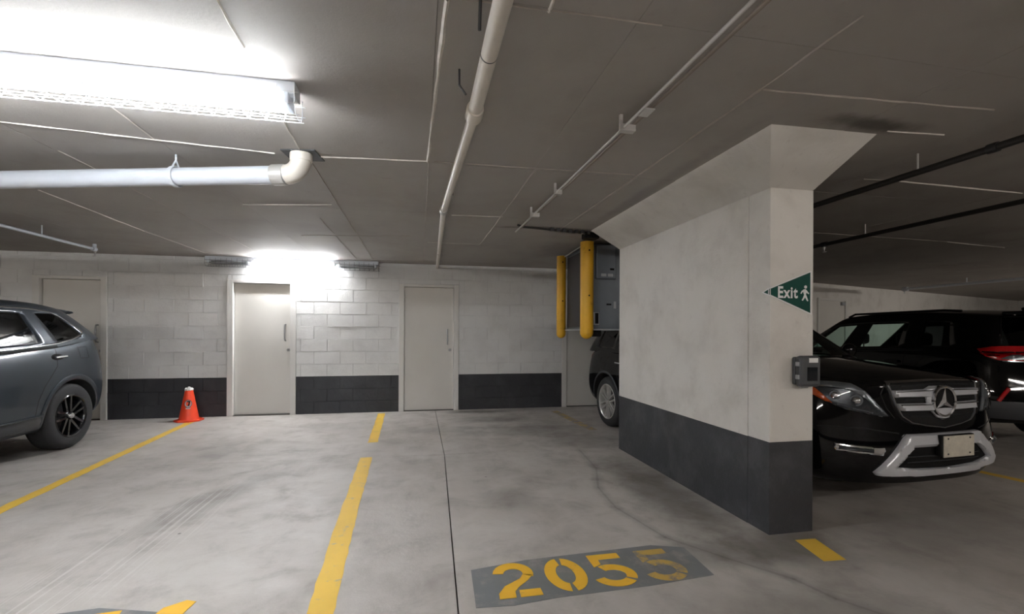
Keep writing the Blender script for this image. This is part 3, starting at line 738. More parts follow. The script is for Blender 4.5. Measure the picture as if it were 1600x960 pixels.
# ------------------------------------------------------------------ hung cabinet with yellow guards
cab = empty('hung_cabinet', (2.32, 5.95, 1.37), 0, 'grey equipment cabinet hung from the ceiling behind the pillar, with yellow corner guards', 'cabinet')
def LC(o): o.data.transform(Matrix.Translation(-Vector(cab.location))); return o
CXa, CXb, CY0, CY1, CZ0, CZ1 = 2.10, 2.62, 5.50, 6.42, 1.39, 2.46
LC(box('housing', CXa + .01, CXb, CY0, CY1, CZ0, CZ1, M['cab'], cab, .006))
LC(box('side_panel', CXa - .004, CXa + .012, CY0 + .05, CY1 - .05, CZ0 + .03, CZ1 - .05, M['cab_dark'], cab, .003))
LC(box('bottom_rail', CXa - .03, CXb, CY0 - .02, CY1 + .02, CZ0 - .02, CZ0, M['cab_light'], cab, .003))
up_ = LC(box('upper_box', 2.175, 2.44, CY0 - .05, CY0, 2.02, 2.44, M['cab'], cab, .01))
for x in (2.235, 2.325): LC(box('label_plate', x, x + .07, CY0 - .0535, CY0 - .05, 2.05, 2.085, M['cab_light'], up_, .001))
LC(box('nameplate', 2.355, 2.41, CY0 - .0525, CY0 - .05, 2.13, 2.155, M['black'], up_, .001))
LC(box('nameplate', 2.33, 2.395, CY0 - .004, CY0, 1.69, 1.712, M['black'], cab))
LC(box('socket_plate', 2.425, 2.46, CY0 - .006, CY0, 1.65, 1.74, M['cab_light'], cab, .002))
hs = LC(box('hatch', 2.14, 2.23, CY0 - .008, CY0, 1.44, 1.60, M['cab_light'], cab, .003))
LC(box('hatch_window', 2.175, 2.22, CY0 - .011, CY0 - .008, 1.455, 1.59, M['black'], hs))
LC(tube('stay_bar', [(2.06, 6.38, 2.44), (2.06, 5.52, 2.47)], .008, M['galv'], cab, 8))
LC(tube('castor', [(2.16, 5.56, 1.335), (2.27, 5.56, 1.335)], .045, M['black'], cab, 20))
def guard(x, y, w, z0, z1):
    bm = bmesh.new(); seg = 20; prof = []
    r = w / 2
    for i in range(7):
        t = i / 6 * PI / 2; prof.append((r * math.sin(t), z0 + r * (1 - math.cos(t)) * 1.0))
    prof += [(r, z1)]
    add_lathe(bm, prof, seg, 'Z', (x, y, 0))
    g_ = LC(obj('bumper_guard', bm, M['guard'], cab, True))
    for z in (1.80, 2.36): LC(ring_at('guard_bolt', (x, y - r - .0, z), (0, 1, 0), .010, .012, M['black'], g_, 12))
    return g_
guard(2.055, 5.47, .165, 1.262, 2.475)
guard(2.03, 6.45, .135, 1.26, 2.455)

# ------------------------------------------------------------------ cone
cone = empty('traffic_cone', (-3.375, 7.72, 0), 0, 'orange traffic cone with a white foam tip by the block wall', 'cone')
lathe('cone_body', [(.135, .02), (.128, .035), (.052, .455), (.050, .46), (.0, .462)], M['cone'], cone, 32)
bm = bmesh.new(); add_prism(bm, [(.19 * math.cos(t), .19 * math.sin(t)) for t in [2 * PI * k / 8 + PI / 8 for k in range(8)]], lambda a, b, t: (a, b, t), 0, .022); obj('base', bm, M['cone'], cone)
bm = bmesh.new()
for k in range(9):
    t = 2 * PI * k / 8; rr = .034 if k < 8 else 0
    bmesh.ops.create_icosphere(bm, subdivisions=2, radius=.026, matrix=Matrix.Translation((rr * math.cos(t), rr * math.sin(t), .468 + (.018 if k == 8 else random.uniform(-.008, .006)))))
obj('foam_tip', bm, M['foam'], cone, True)
# round printed emblem wrapped on the cone, facing the camera
def cone_pt(a, b, off):   # a sideways metres, b height
    r = .128 + (.052 - .128) * (b - .035) / .42 + off; th = a / r
    az = math.atan2(-7.72, 3.375) - .12
    return (r * math.cos(az + th), r * math.sin(az + th), b)
def cone_patch(poly, m, off, name, par):
    bm = bmesh.new(); add_prism(bm, poly, lambda a, b, t: cone_pt(a, b, t), off - .001, off)
    return obj(name, bm, m, par)
cc = .265
emb = cone_patch([(.050 * math.cos(t), cc + .058 * math.sin(t)) for t in [2 * PI * k / 24 for k in range(24)]], M['box_grey'], .003, 'emblem', cone)
cone_patch([(.042 * math.cos(t), cc + .050 * math.sin(t)) for t in [2 * PI * k / 24 for k in range(24)]], M['cab_light'], .0040, 'emblem_disc', emb)
cone_patch([(-.004, cc - .035), (.014, cc - .035), (.026, cc + .03), (.026, cc + .038), (-.012, cc + .038), (-.012, cc + .022), (.008, cc + .022)], M['black'], .0052, 'emblem_figure', emb)
cone_patch([(-.03, cc - .075), (.03, cc - .075), (.03, cc - .060), (-.03, cc - .060)], M['cab_light'], .0040, 'emblem_bar', emb)

# ------------------------------------------------------------------ exit sign on the pillar
sg = empty('exit_sign', (2.44, 2.655, 1.61), 0, 'green triangular Exit sign with walking figure, wrapped round the pillar corner', 'sign')
def LS(o, e=None): o.data.transform(Matrix.Translation(-Vector((e or sg).location))); return o
cx_ = PX0 + .006; fy = PY0 - .002
def sp(a, b, t):    # a = metres right of the column corner (negative: folded on the side face)
    if a >= 0: return (cx_ + a, fy - t, b)
    return (cx_ - .002 - t, fy - a, b)
tri = [(-.075, 1.612), (.318, 1.762), (.318, 1.462)]
def clipx(poly, x, keep_right):
    out = []
    for i in range(len(poly)):
        p, q = poly[i], poly[(i + 1) % len(poly)]
        ip = (p[0] >= x) == keep_right; iq = (q[0] >= x) == keep_right
        if ip: out.append(p)
        if ip != iq: t = (x - p[0]) / (q[0] - p[0]); out.append((x, p[1] + (q[1] - p[1]) * t))
    return out
def inset(poly, d):
    c = (sum(p[0] for p in poly) / 3, sum(p[1] for p in poly) / 3); return [(c[0] + (p[0] - c[0]) * (1 - d), c[1] + (p[1] - c[1]) * (1 - d)) for p in poly]
def two_sides(poly, t0, t1, m, name, par):
    bm = bmesh.new()
    for kr in (True, False):
        q = clipx(poly, 0.0, kr)
        if kr: add_prism(bm, q, sp, t0, t1)
        else: add_prism(bm, [(min(a, -1e-5), b) for a, b in q], sp, t0, t1)
    return LS(obj(name, bm, m, par))
two_sides(tri, .0, .003, M['white'], 'panel', sg)
gr = two_sides(inset(tri, .085), .003, .0042, M['exit_green'], 'green_field', sg)
def text_obj(body, size, bold, m, parent, to3, name='lettering'):
    cu = bpy.data.curves.new('t', 'FONT'); cu.body = body; cu.size = size; cu.offset = bold; cu.space_character = 1.13; cu.fill_mode = 'FRONT'; cu.resolution_u = 4
    tmp = bpy.data.objects.new('t', cu); COL.objects.link(tmp)
    dg = bpy.context.evaluated_depsgraph_get(); me = bpy.data.meshes.new_from_object(tmp.evaluated_get(dg))
    bpy.data.objects.remove(tmp); bpy.data.curves.remove(cu)
    bm = bmesh.new(); bm.from_mesh(me); bpy.data.meshes.remove(me)
    for v in bm.verts: v.co = Vector(to3(v.co.x, v.co.y))
    for f in bm.faces: f.material_index = 0
    return obj(name, bm, m, parent)
lt = text_obj('Exit', .105, .0032, M['white'], gr, lambda a, b: sp(.050 + a * .84, 1.575 + b, .0056)); LS(lt)
# walking figure
fx, fz, k = .262, 1.605, .092
bm = bmesh.new()
add_prism(bm, [(fx + .006 + .011 * math.cos(t), fz + .044 + .011 * math.sin(t)) for t in [2 * PI * i / 14 for i in range(14)]], sp, .0042, .0056)
for qi, poly in enumerate(([(.250, 1.632), (.268, 1.635), (.276, 1.612), (.270, 1.598), (.256, 1.598), (.250, 1.615)],
             [(.256, 1.602), (.270, 1.600), (.280, 1.578), (.290, 1.556), (.281, 1.553), (.268, 1.574), (.262, 1.588)],
             [(.270, 1.602), (.258, 1.600), (.250, 1.580), (.238, 1.560), (.246, 1.556), (.260, 1.574), (.268, 1.588)],
             [(.253, 1.631), (.238, 1.622), (.228, 1.606), (.234, 1.602), (.244, 1.615), (.256, 1.620)],
             [(.268, 1.633), (.282, 1.620), (.294, 1.606), (.290, 1.601), (.276, 1.612), (.266, 1.622)])):
    add_prism(bm, poly, sp, .0042, .0056 + qi * .0004)
LS(obj('walking_figure', bm, M['white'], gr))
two_sides([(-.012, 1.592), (-.012, 1.632), (-.006, 1.634), (-.006, 1.590)], .0042, .0050, M['white'], 'stripe', gr)

# outlet cover box
ob = empty('outlet_cover', (2.515, PY0, 1.086), 0, 'dark grey weatherproof outlet cover on the pillar below the Exit sign', 'outlet')
def LO(o): o.data.transform(Matrix.Translation(-Vector(ob.location))); return o
LO(box('back_box', 2.445, 2.592, PY0 - .03, PY0, .995, 1.180, M['box_grey'], ob, .01))
cv = LO(box('cover', 2.440, 2.597, PY0 - .085, PY0 - .031, .985, 1.190, M['box_grey'], ob, .02))
LO(box('cover_window', 2.487, 2.565, PY0 - .0875, PY0 - .084, 1.025, 1.115, M['box_window'], cv, .003))
LO(box('sticker', 2.500, 2.568, PY0 - .0872, PY0 - .084, 1.145, 1.175, M['white'], cv))
for z in (1.05, 1.135): LO(box('hinge', 2.432, 2.446, PY0 - .07, PY0 - .045, z - .014, z + .014, M['cab_light'], ob, .002))
LO(box('cable_gland', 2.49, 2.54, PY0 - .04, PY0 - .012, .972, .988, M['cab_light'], ob, .003))
# ------------------------------------------------------------------ cars
# local frame of a car: x = sideways, y = 0 at the front bumper growing to the tail, z up
def interp(tab, x):
    if x <= tab[0][0]: return tab[0][1]
    for (a, p), (b, q) in zip(tab, tab[1:]):
        if x <= b:
            t = (x - a) / (b - a); t = t * t * (3 - 2 * t) if len(tab) > 2 and False else t
            return p + (q - p) * t
    return tab[-1][1]
FR = [0, .32, .64, .90, 1.0]
def lattice(nu, nc, pt, part, crease=None):
    "box lattice: stations a, rows c, lateral b in -4..4; pt(a, b, c) -> co; part(face kind, a, b, c) -> slot"
    bm = bmesh.new(); V = {}
    def v(a, b, c):
        if (a, b, c) not in V: V[(a, b, c)] = bm.verts.new(pt(a, b, c))
        return V[(a, b, c)]
    def f(q, s):
        try: fa = bm.faces.new([v(*k) for k in q]); fa.material_index = s
        except ValueError: pass
    for a in range(nu):
        for c in range(nc):
            f(((a, 4, c), (a + 1, 4, c), (a + 1, 4, c + 1), (a, 4, c + 1)), part('side', a, 4, c))
            f(((a, -4, c), (a, -4, c + 1), (a + 1, -4, c + 1), (a + 1, -4, c)), part('side', a, -4, c))
        for b in range(-4, 4):
            f(((a, b, nc), (a, b + 1, nc), (a + 1, b + 1, nc), (a + 1, b, nc)), part('top', a, b, nc))
            f(((a, b, 0), (a + 1, b, 0), (a + 1, b + 1, 0), (a, b + 1, 0)), part('bottom', a, b, 0))
    for b in range(-4, 4):
        for c in range(nc):
            f(((0, b, c), (0, b + 1, c), (0, b + 1, c + 1), (0, b, c + 1)), part('front', 0, b, c))
            f(((nu, b, c), (nu, b, c + 1), (nu, b + 1, c + 1), (nu, b + 1, c)), part('rear', nu, b, c))
    bmesh.ops.recalc_face_normals(bm, faces=bm.faces)
    if crease:
        cl = bm.edges.layers.float.get('crease_edge') or bm.edges.layers.float.new('crease_edge')
        inv = {vv: k for k, vv in V.items()}
        for e in bm.edges: e[cl] = crease(inv[e.verts[0]], inv[e.verts[1]])
    return bm
def sgnfr(b): return math.copysign(FR[abs(b)], b)

class Car:
    def __init__(s, name, P, loc, rz, label):
        s.P = P; s.root = empty(name, loc, rz, label, 'car')
        s.make_body(); s.make_cabin(); s.bvh_build()
    # evaluated copy of a lattice with its modifiers, split by slot into parts
    def bake(s, bm, nslots, cutters=None):
        me = bpy.data.meshes.new('tmp'); bm.to_mesh(me); bm.free()
        for i in range(nslots): me.materials.append(M['liner'])
        o = bpy.data.objects.new('tmp', me); COL.objects.link(o)
        md = o.modifiers.new('s', 'SUBSURF'); md.levels = 2; md.render_levels = 2; md.boundary_smooth = 'PRESERVE_CORNERS'
        if cutters:
            mb = o.modifiers.new('b', 'BOOLEAN'); mb.operation = 'DIFFERENCE'; mb.solver = 'EXACT'; mb.object = cutters
        dg = bpy.context.evaluated_depsgraph_get(); out = bpy.data.meshes.new_from_object(o.evaluated_get(dg))
        bpy.data.objects.remove(o); bpy.data.meshes.remove(me)
        return out
    def split(s, me, slots):
        src = bmesh.new(); src.from_mesh(me); bpy.data.meshes.remove(me)
        s.src = getattr(s, 'src', []) + [src]
        res = {}
        for i, (nm, m) in enumerate(slots):
            if not any(f.material_index == i for f in src.faces): continue
            bm = src.copy(); bmesh.ops.delete(bm, geom=[f for f in bm.faces if f.material_index != i], context='FACES')
            for f in bm.faces: f.material_index = 0; f.smooth = True
            me2 = bpy.data.meshes.new(nm); bm.to_mesh(me2); bm.free(); me2.materials.append(m)
            try: me2.set_sharp_from_angle(angle=math.radians(42))
            except Exception: pass
            o = bpy.data.objects.new(nm, me2); COL.objects.link(o); o.parent = s.root; res[i] = o
        return res
    def make_body(s):
        P = s.P; U = P['U']; nu = len(U) - 1; NC = 5; L = U[-1]
        cf = [0, .07, .34, .64, .90, 1.0]; wf = P.get('wf', [.90, .965, .995, 1.0, .978, .945])
        def pt(a, b, c):
            u = U[a]; z0 = interp(P['bot'], u); z1 = interp(P['side_top'], u); zt = interp(P['top'], u); W = interp(P['W'], u)
            fr = sgnfr(b); z = z0 + (z1 - z0) * cf[c]; x = W * wf[c] * fr
            if c == NC: z = z1 + (zt - z1) * (1 - abs(fr) ** 2.4)
            kf = max(0, 1 - u / P['blend']) ** 1.3; kr = max(0, 1 - (L - u) / P['blend']) ** 1.3
            u += kf * (interp(P['fz'], z) + P['kf'] * abs(fr) ** P.get('kfe', 2.6)) - kr * (interp(P['rz'], z) + P['kr'] * abs(fr) ** P.get('kre', 3.2))
            return (x, u, z)
        d0, d1, d2 = P['doors']
        def part(kind, a, b, c):
            if kind == 'bottom': return 1
            if kind == 'side' and 1 <= c <= 4:
                if d0 <= a < d1: return 2 if b > 0 else 3
                if d1 <= a < d2: return 4 if b > 0 else 5
            if kind == 'top':
                if 1 <= a < d0 - 1 and -3 <= b < 3: return 6
                if d0 <= a < nu - 1 and -4 < b < 3: return 1
            if kind == 'rear' and c >= 2 and -3 <= b < 3: return 7
            return 0
        def crease(p, q):
            (a, b, c), (a2, b2, c2) = p, q
            if c == NC and c2 == NC and abs(b) == 4 and abs(b2) == 4: return P.get('cr_side', .6)   # shoulder line
            if a == 0 and a2 == 0 and c == NC and c2 == NC: return P.get('cr_nose', .6)
            if a == nu and a2 == nu and c == NC and c2 == NC: return .5
            if c == 0 and c2 == 0 and abs(b) == 4 and abs(b2) == 4: return .5
            if a == 0 and a2 == 0 and c == 0 and c2 == 0: return .5
            if c == c2 == 3 and abs(b) == 4 and abs(b2) == 4: return P.get('cr_waist', .3)
            return 0
        bm = lattice(nu, NC, pt, part, crease)
        cm = bmesh.new()
        for yw in (P['wf_y'], P['wr_y']):
            for sx in (-1, 1):
                r = P['arch']
                add_lathe(cm, [(r, sx * (interp(P['W'], yw) - .30)), (r, sx * (interp(P['W'], yw) + .2))], 40, 'X', (0, yw, P['wz']))
        for f in cm.faces: f.material_index = 1
        bmesh.ops.recalc_face_normals(cm, faces=cm.faces)
        me = bpy.data.meshes.new('c'); cm.to_mesh(me); cm.free(); me.materials.append(M['liner']); me.materials.append(M['liner'])
        co = bpy.data.objects.new('c', me); COL.objects.link(co)
        out = s.bake(bm, 8, co); bpy.data.objects.remove(co)
        p = P['paint']
        s.body = s.split(out, [('body', p), ('underbody', M['liner']), ('door', p), ('door', p), ('door', p), ('door', p), ('bonnet', p), ('tailgate', p)])
    def make_cabin(s):
        P = s.P; UB, UT = P['ub'], P['ut']; nu = len(UB) - 1; NC = 5
        cs = [0, .10, .45, .78, .93, 1.0]; ww = [0, .04, .36, .74, .93, 1.0]
        zb = P['belt']
        def pt(a, b, c):
            z0 = interp(zb, UB[a]) - .035; z1 = interp(P['roof'], UT[a]); fr = sgnfr(b)
            z = z0 + (z1 - z0) * cs[c]; x = (P['wb'] + (P['wt'] - P['wb']) * ww[c]) * fr * interp(P['taper'], UB[a])
            u = UB[a] + (UT[a] - UB[a]) * (cs[c] + (.0 if c < 5 else 0))
            if c == NC: z = z1 + .035 * (1 - abs(fr) ** 2.2); x *= .97
            if a == 0: u += P['kws'] * abs(fr) ** 2.2
            if a == nu: u -= P['krw'] * abs(fr) ** 2.2
            if a == 0 and c == NC: u += .04
            return (x, u, z)
        side = P['side_glass']    # list of (a, material slot)
        def part(kind, a, b, c):
            if kind == 'bottom': return 0
            if kind == 'side' and c in (1, 2) and a in side:
                return 1 + side.index(a) * 2 + (0 if b > 0 else 1)
            if kind == 'side' and c in (1, 2) and a in P.get('dark_pillars', (2,)): return 11 if b > 0 else 12
            if kind == 'front' and 1 <= c <= 3 and -4 <= b < 4 and not (b in (-4, 3)): return 9
            if kind == 'rear' and 1 <= c <= 3 and -3 <= b < 3: return 10
            return 0
        bm = lattice(nu, NC, pt, part)
        # no floor to the cabin: daylight passes through the windows above the dark deck
        bmesh.ops.delete(bm, geom=[f for f in bm.faces if all(abs(v.co.z - (interp(zb, 0) - .035)) < .3 for v in f.verts) and f.normal.z < -.9], context='FACES')
        out = s.bake(bm, 13)
        sl = [('roof_and_pillars', P['paint_top'])]
        for k in range(4):
            g = P['glasses'][k] if k < len(P['glasses']) else M['glass_dark']
            sl += [('side_window', g), ('side_window', g)]
        sl += [('windscreen', M['glass_clear']), ('rear_window', P['glasses'][-1]), ('pillar_trim', M['black']), ('pillar_trim', M['black'])]
        s.cab = s.split(out, sl)
        for k, o in s.cab.items():
            if k == 0:
                # inner lining so the shell has thickness
                md = o.modifiers.new('thick', 'SOLIDIFY'); md.thickness = .03; md.offset = -1
    def bvh_build(s):
        V = []; F = []
        for b in s.src:
            b.verts.ensure_lookup_table(); o = len(V); b.verts.index_update()
            V += [v.co.copy() for v in b.verts]; F += [[v.index + o for v in f.verts] for f in b.faces]
            b.free()
        s.bvh = BVHTree.FromPolygons(V, F)
    # projection of a flat outline onto the skin along direction d
    def basis(s, d):
        d = Vector(d).normalized(); e1 = Vector((0, 0, 1)).cross(d)
        if e1.length < .1: e1 = Vector((1, 0, 0))
        e1.normalize(); e2 = d.cross(e1).normalized()
        if e2.z < 0: e2 = -e2
        return d, e1, e2
    def hit(s, p, d, depth=None):
        "skin point under p along d; past the edge of the car the nearest skin point near that depth"
        q = p if depth is None else p + d * (depth - p.dot(d))
        h = s.bvh.ray_cast(q - d * 1.2, d)
        if h[0] is None or (depth is not None and abs((h[0] - q).dot(d)) > .9):
            n = s.bvh.find_nearest(q); return n[0], n[1]
        return h[0], h[1]
    def depth_of(s, pts, d):
        P3 = [Vector(p) for p in pts if len(p) == 3]; q = []
        for p in P3:
            h = s.bvh.ray_cast(p - d * 1.2, d)
            if h[0] is not None and abs((h[0] - p).dot(d)) < .9: q.append(h[0].dot(d))
        return sum(q) / len(q) if q else sum(p.dot(d) for p in P3) / len(P3)
    def patch(s, name, pts, d, off, m, parent=None, grid=.03, hole=None, flat=None, round_=.45, smooth=True):
        """pts: 3D points near the skin (or (a, z) pairs for the basis of d); off: how far proud of the skin"""
        d, e1, e2 = s.basis(d)
        def to2(p):
            if len(p) == 2: return Vector((p[0], p[1], 0))
            p = Vector(p); return Vector((p.dot(e1), p.dot(e2), 0))
        dep = s.depth_of(pts, d)
        loops = [[to2(p) for p in pts]] + ([[to2(p) for p in hole]] if hole else [])
        flatv = [p for l in loops for p in l]
        bm = bmesh.new(); vs = [bm.verts.new(p) for p in flatv]
        for t in tessellate_polygon(loops):
            try: bm.faces.new([vs[i] for i in t])
            except ValueError: pass
        a0 = min(p.x for p in flatv); a1 = max(p.x for p in flatv); b0 = min(p.y for p in flatv); b1 = max(p.y for p in flatv)
        for k in range(int((a1 - a0) / grid) + 1):
            bmesh.ops.bisect_plane(bm, geom=bm.verts[:] + bm.edges[:] + bm.faces[:], plane_co=(a0 + (k + .5) * grid, 0, 0), plane_no=(1, 0, 0), dist=1e-5)
        for k in range(int((b1 - b0) / grid) + 1):
            bmesh.ops.bisect_plane(bm, geom=bm.verts[:] + bm.edges[:] + bm.faces[:], plane_co=(0, b0 + (k + .5) * grid, 0), plane_no=(0, 1, 0), dist=1e-5)
        bmesh.ops.dissolve_degenerate(bm, edges=bm.edges, dist=1e-5)
        bnd = {v for e in bm.edges if len(e.link_faces) == 1 for v in e.verts}
        base = {}
        for v in bm.verts:
            p = e1 * v.co.x + e2 * v.co.y
            h, n = s.hit(p, d, dep)
            base[v] = h
        if flat is not None:    # keep a straight depth instead of following every dent
            m_ = sum((h.dot(d) for h in base.values())) / len(base)
            for v in base: base[v] = base[v] + d * (m_ - base[v].dot(d)) * flat
        r = bmesh.ops.extrude_face_region(bm, geom=bm.faces[:]); new = [x for x in r['geom'] if isinstance(x, bmesh.types.BMVert)]
        # after extrusion the originals sit under; match new to base by 2D position
        key = {}
        for v, h in base.items(): key[(round(v.co.x, 5), round(v.co.y, 5))] = (h, v in bnd)
        newset = set(new)
        for v in bm.verts:
            h, isb = key[(round(v.co.x, 5), round(v.co.y, 5))]
            if v in newset: v.co = h - d * (off * (round_ if isb and off > .004 else 1.0))
            else: v.co = h + d * .004
        return obj(name, bm, m, parent or s.root, smooth)
    def strip(s, name, pts, d, width, off, m, parent=None, closed=False, step=.03, smooth=True):
        "ribbon along a 3D (or basis 2D) polyline, pressed on the skin"
        d, e1, e2 = s.basis(d)
        Q = [Vector(p) if len(p) == 2 else Vector((Vector(p).dot(e1), Vector(p).dot(e2))) for p in pts]
        if closed: Q.append(Q[0])
        R_ = []
        for a, b in zip(Q, Q[1:]):
            k = max(1, int((b - a).length / step)); R_ += [a.lerp(b, i / k) for i in range(k)]
        if not closed: R_.append(Q[-1])
        dep = s.depth_of(pts, d)
        n = len(R_); bm = bmesh.new(); rings = []
        for i, p in enumerate(R_):
            a = R_[(i - 1) % n] if (closed or i > 0) else p; b = R_[(i + 1) % n] if (closed or i < n - 1) else p
            t = (b - a).normalized(); nn = Vector((-t.y, t.x)) * width / 2
            ring = []
            for k, o_ in ((1, -.003), (1, off * .5), (.55, off), (-.55, off), (-1, off * .5), (-1, -.003)):
                q = p + nn * k; h, _n = s.hit(e1 * q.x + e2 * q.y, d, dep)
                ring.append(bm.verts.new(h - d * o_))
            rings.append(ring)
        pr = list(zip(rings, rings[1:])) + ([(rings[-1], rings[0])] if closed else [])
        for a, b in pr:
            for k in range(5): bm.faces.new((a[k], a[k + 1], b[k + 1], b[k]))
        if not closed:
            bm.faces.new(rings[0][::-1]); bm.faces.new(rings[-1])
        return obj(name, bm, m, parent or s.root, smooth)
    def seams(s, lines):
        for pts in lines:
            for sx in (-1, 1):
                s.strip('door_seam', [(sx * 1.0, y, z) for y, z in pts], (-sx, 0, 0), .007, .0012, M['seam'], None)
    def wheels(s, maker):
        P = s.P; proto = None
        for yw in (P['wf_y'], P['wr_y']):
            for sx in (-1, 1):
                xo = interp(P['W'], yw) - .035
                if proto is None: proto = maker(s.root); kids = list(proto.children); t = proto
                else:
                    t = proto.copy(); COL.objects.link(t); t.parent = s.root
                    for c in kids:
                        q = c.copy(); COL.objects.link(q); q.parent = t
                t.location = (sx * xo, yw, P['wz']); t.rotation_euler = (random.uniform(0, .8) if not P.get('wrot') else P['wrot'], 0, 0)
                t.scale = (1, 1, 1)
                if sx > 0: t.rotation_euler = (t.rotation_euler[0], 0, 0)
                else: t.rotation_euler = (-t.rotation_euler[0], 0, PI)
# a wheel whose outer face looks towards +x, outer tyre wall at x = 0
def wheel_maker(R, Wt, Rr, spoke_fn, rim_m, hub_m):
    def mk(root):
        t = lathe('wheel', [(Rr - .005, -.010), (Rr + .02, .0), (R - .06, .004), (R - .022, -.008), (R - .004, -.032), (R, -.06), (R, -Wt + .06), (R - .004, -Wt + .03), (R - .03, -Wt), (Rr, -Wt + .01), (Rr - .02, -Wt / 2)], M['tyre'], root, 48, 'X', closed=True)
        lathe('rim', [(Rr + .004, -.004), (Rr - .004, .002), (Rr - .014, -.004), (Rr - .022, -.03), (Rr - .030, -Wt + .03), (Rr - .06, -Wt + .03), (Rr - .045, -.05), (Rr - .02, -.015), (Rr - .008, -.006)][:5] + [(Rr - .034, -Wt + .03), (Rr - .026, -.03), (Rr - .018, -.012)], rim_m, t, 48, 'X', closed=True)
        lathe('brake_disc', [(0, -.12), (Rr * .62, -.12), (Rr * .62, -.14), (0, -.14)], M['dark_steel'], t, 32, 'X')
        lathe('barrel_back', [(0, -.165), (Rr - .03, -.165), (Rr - .03, -.17), (0, -.17)], M['liner'], t, 32, 'X')
        spoke_fn(t)
        lathe('hub_cap', [(.0, .006), (.028, .005), (.034, -.002), (.036, -.03), (0, -.03)], hub_m, t, 24, 'X')
        return t
    return mk
def spokes(pairs, r0, r1, w0, w1, gap0, gap1, m, twin=True, x0=-.022, x1=-.008, name='spoke'):
    def fn(t):
        for k in range(pairs):
            a0 = 2 * PI * k / pairs
            for sg_ in ((-1, 1) if twin else (0,)):
                bm = bmesh.new(); ca, sa = math.cos(a0), math.sin(a0)
                def P3(r, s_, x): return (x, r * ca - s_ * sa, r * sa + s_ * ca)
                rs = [r0, (r0 + r1) / 2, r1]; rings = []
                for i, r in enumerate(rs):
                    q = i / 2; wd = w0 + (w1 - w0) * q; off = sg_ * (gap0 + (gap1 - gap0) * q); x = x0 + (x1 - x0) * q
                    rings.append([bm.verts.new(P3(r, off - wd, x - .03)), bm.verts.new(P3(r, off - wd * .7, x)), bm.verts.new(P3(r, off + wd * .7, x)), bm.verts.new(P3(r, off + wd, x - .03))])
                for a, b in zip(rings, rings[1:]):
                    for q in range(4): bm.faces.new((a[q], a[(q + 1) % 4], b[(q + 1) % 4], b[q]))
                bm.faces.new(rings[0]); bm.faces.new(rings[-1][::-1])
                obj(name, bm, m, t)
    return fn
def seats(car, rows, x=.38, mat_='interior'):
    for y, z in rows:
        for sx in (-1, 1):
            bm = bmesh.new(); add_box(bm, sx * x - .24, sx * x + .24, y, y + .12, .75, z, .05)
            obj('seat_back', bm, M[mat_], car.root, True)
            bm = bmesh.new(); add_box(bm, sx * x - .13, sx * x + .13, y + .03, y + .13, z + .04, z + .22, .05)
            add_tube(bm, [(sx * x - .05, y + .08, z - .05), (sx * x - .05, y + .08, z + .08)], .008, 6); add_tube(bm, [(sx * x + .05, y + .08, z - .05), (sx * x + .05, y + .08, z + .08)], .008, 6)
            obj('headrest', bm, M[mat_], car.root, True)
def tube_part(car, name, pts, r, m, seg=10, parent=None): return tube(name, pts, r, m, parent or car.root, seg)

# ---- black car right of the pillar, facing the camera
PB_ = dict(paint=M['paint_black'], paint_top=M['paint_black'],
    U=[0, .04, .28, .62, 1.02, 1.32, 1.85, 2.42, 2.95, 3.36, 3.80, 4.22, 4.46, 4.53], doors=(5, 7, 9),
    bot=[(0, .26), (.5, .24), (1, .25), (3.6, .25), (4.53, .33)],
    side_top=[(0, .95), (.07, .985), (.30, 1.00), (.62, 1.015), (1.02, 1.035), (1.32, 1.05), (2.5, 1.065), (4.2, 1.08), (4.53, 1.03)],
    top=[(0, .98), (.07, 1.02), (.3, 1.055), (.62, 1.085), (1.02, 1.125), (1.32, 1.14), (4.2, 1.12), (4.53, 1.06)],
    W=[(0, .895), (.04, .905), (.28, .922), (.62, .925), (1.32, .925), (2.5, .92), (3.8, .925), (4.22, .91), (4.53, .87)],
    fz=[(.24, .06), (.34, .0), (.58, .0), (.66, .035), (.95, .07), (1.0, .075)], rz=[(.3, .10), (.45, 0), (.62, 0), (.75, .05), (1.1, .10)],
    kf=.24, kfe=4.0, kr=.22, blend=.9, cr_nose=.75, cr_side=.6, arch=.405, wf_y=.865, wr_y=3.62, wz=.358,
    belt=[(0, 1.07), (1.2, 1.07), (4.5, 1.10)], roof=[(1.5, 1.58), (1.95, 1.625), (2.6, 1.655), (3.6, 1.645), (4.4, 1.60)],
    ub=[1.08, 1.36, 2.34, 2.44, 3.30, 3.42, 4.02, 4.46], ut=[1.92, 2.10, 2.42, 2.50, 3.30, 3.40, 3.86, 4.16],
    wb=.880, wt=.66, taper=[(1.0, .97), (2, 1.0), (3.6, 1.0), (4.5, .96)], kws=.16, krw=.10,
    side_glass=[1, 3, 5], glasses=[M['glass_clear'], M['glass_dark'], M['glass_dark'], M['glass_dark']])
suv = Car('black_suv', PB_, (3.767, 2.66, 0), math.radians(3.81), 'black car with a star emblem grille, nosing out beside the pillar')
suv.wheels(wheel_maker(.358, .235, .247, spokes(6, .04, .238, .014, .012, .020, .042, M['rim_silver']), M['rim_silver'], M['rim_silver']))
seats(suv, [(1.95, 1.12), (2.95, 1.12)])
FD = (0, 1, 0)
def mir(pts): return [(-p[0],) + tuple(p[1:]) for p in pts]
def vz(pts): return [(v, 0, z) for v, z in pts]
GR = [(-.445, .965), (-.42, .985), (0, .995), (.42, .985), (.445, .965), (.41, .83), (.37, .745), (.30, .70), (.17, .675), (0, .655), (-.17, .675), (-.30, .70), (-.37, .745), (-.41, .83)]
grl = suv.patch('grille', vz(GR), FD, .004, M['black'], grid=.05)
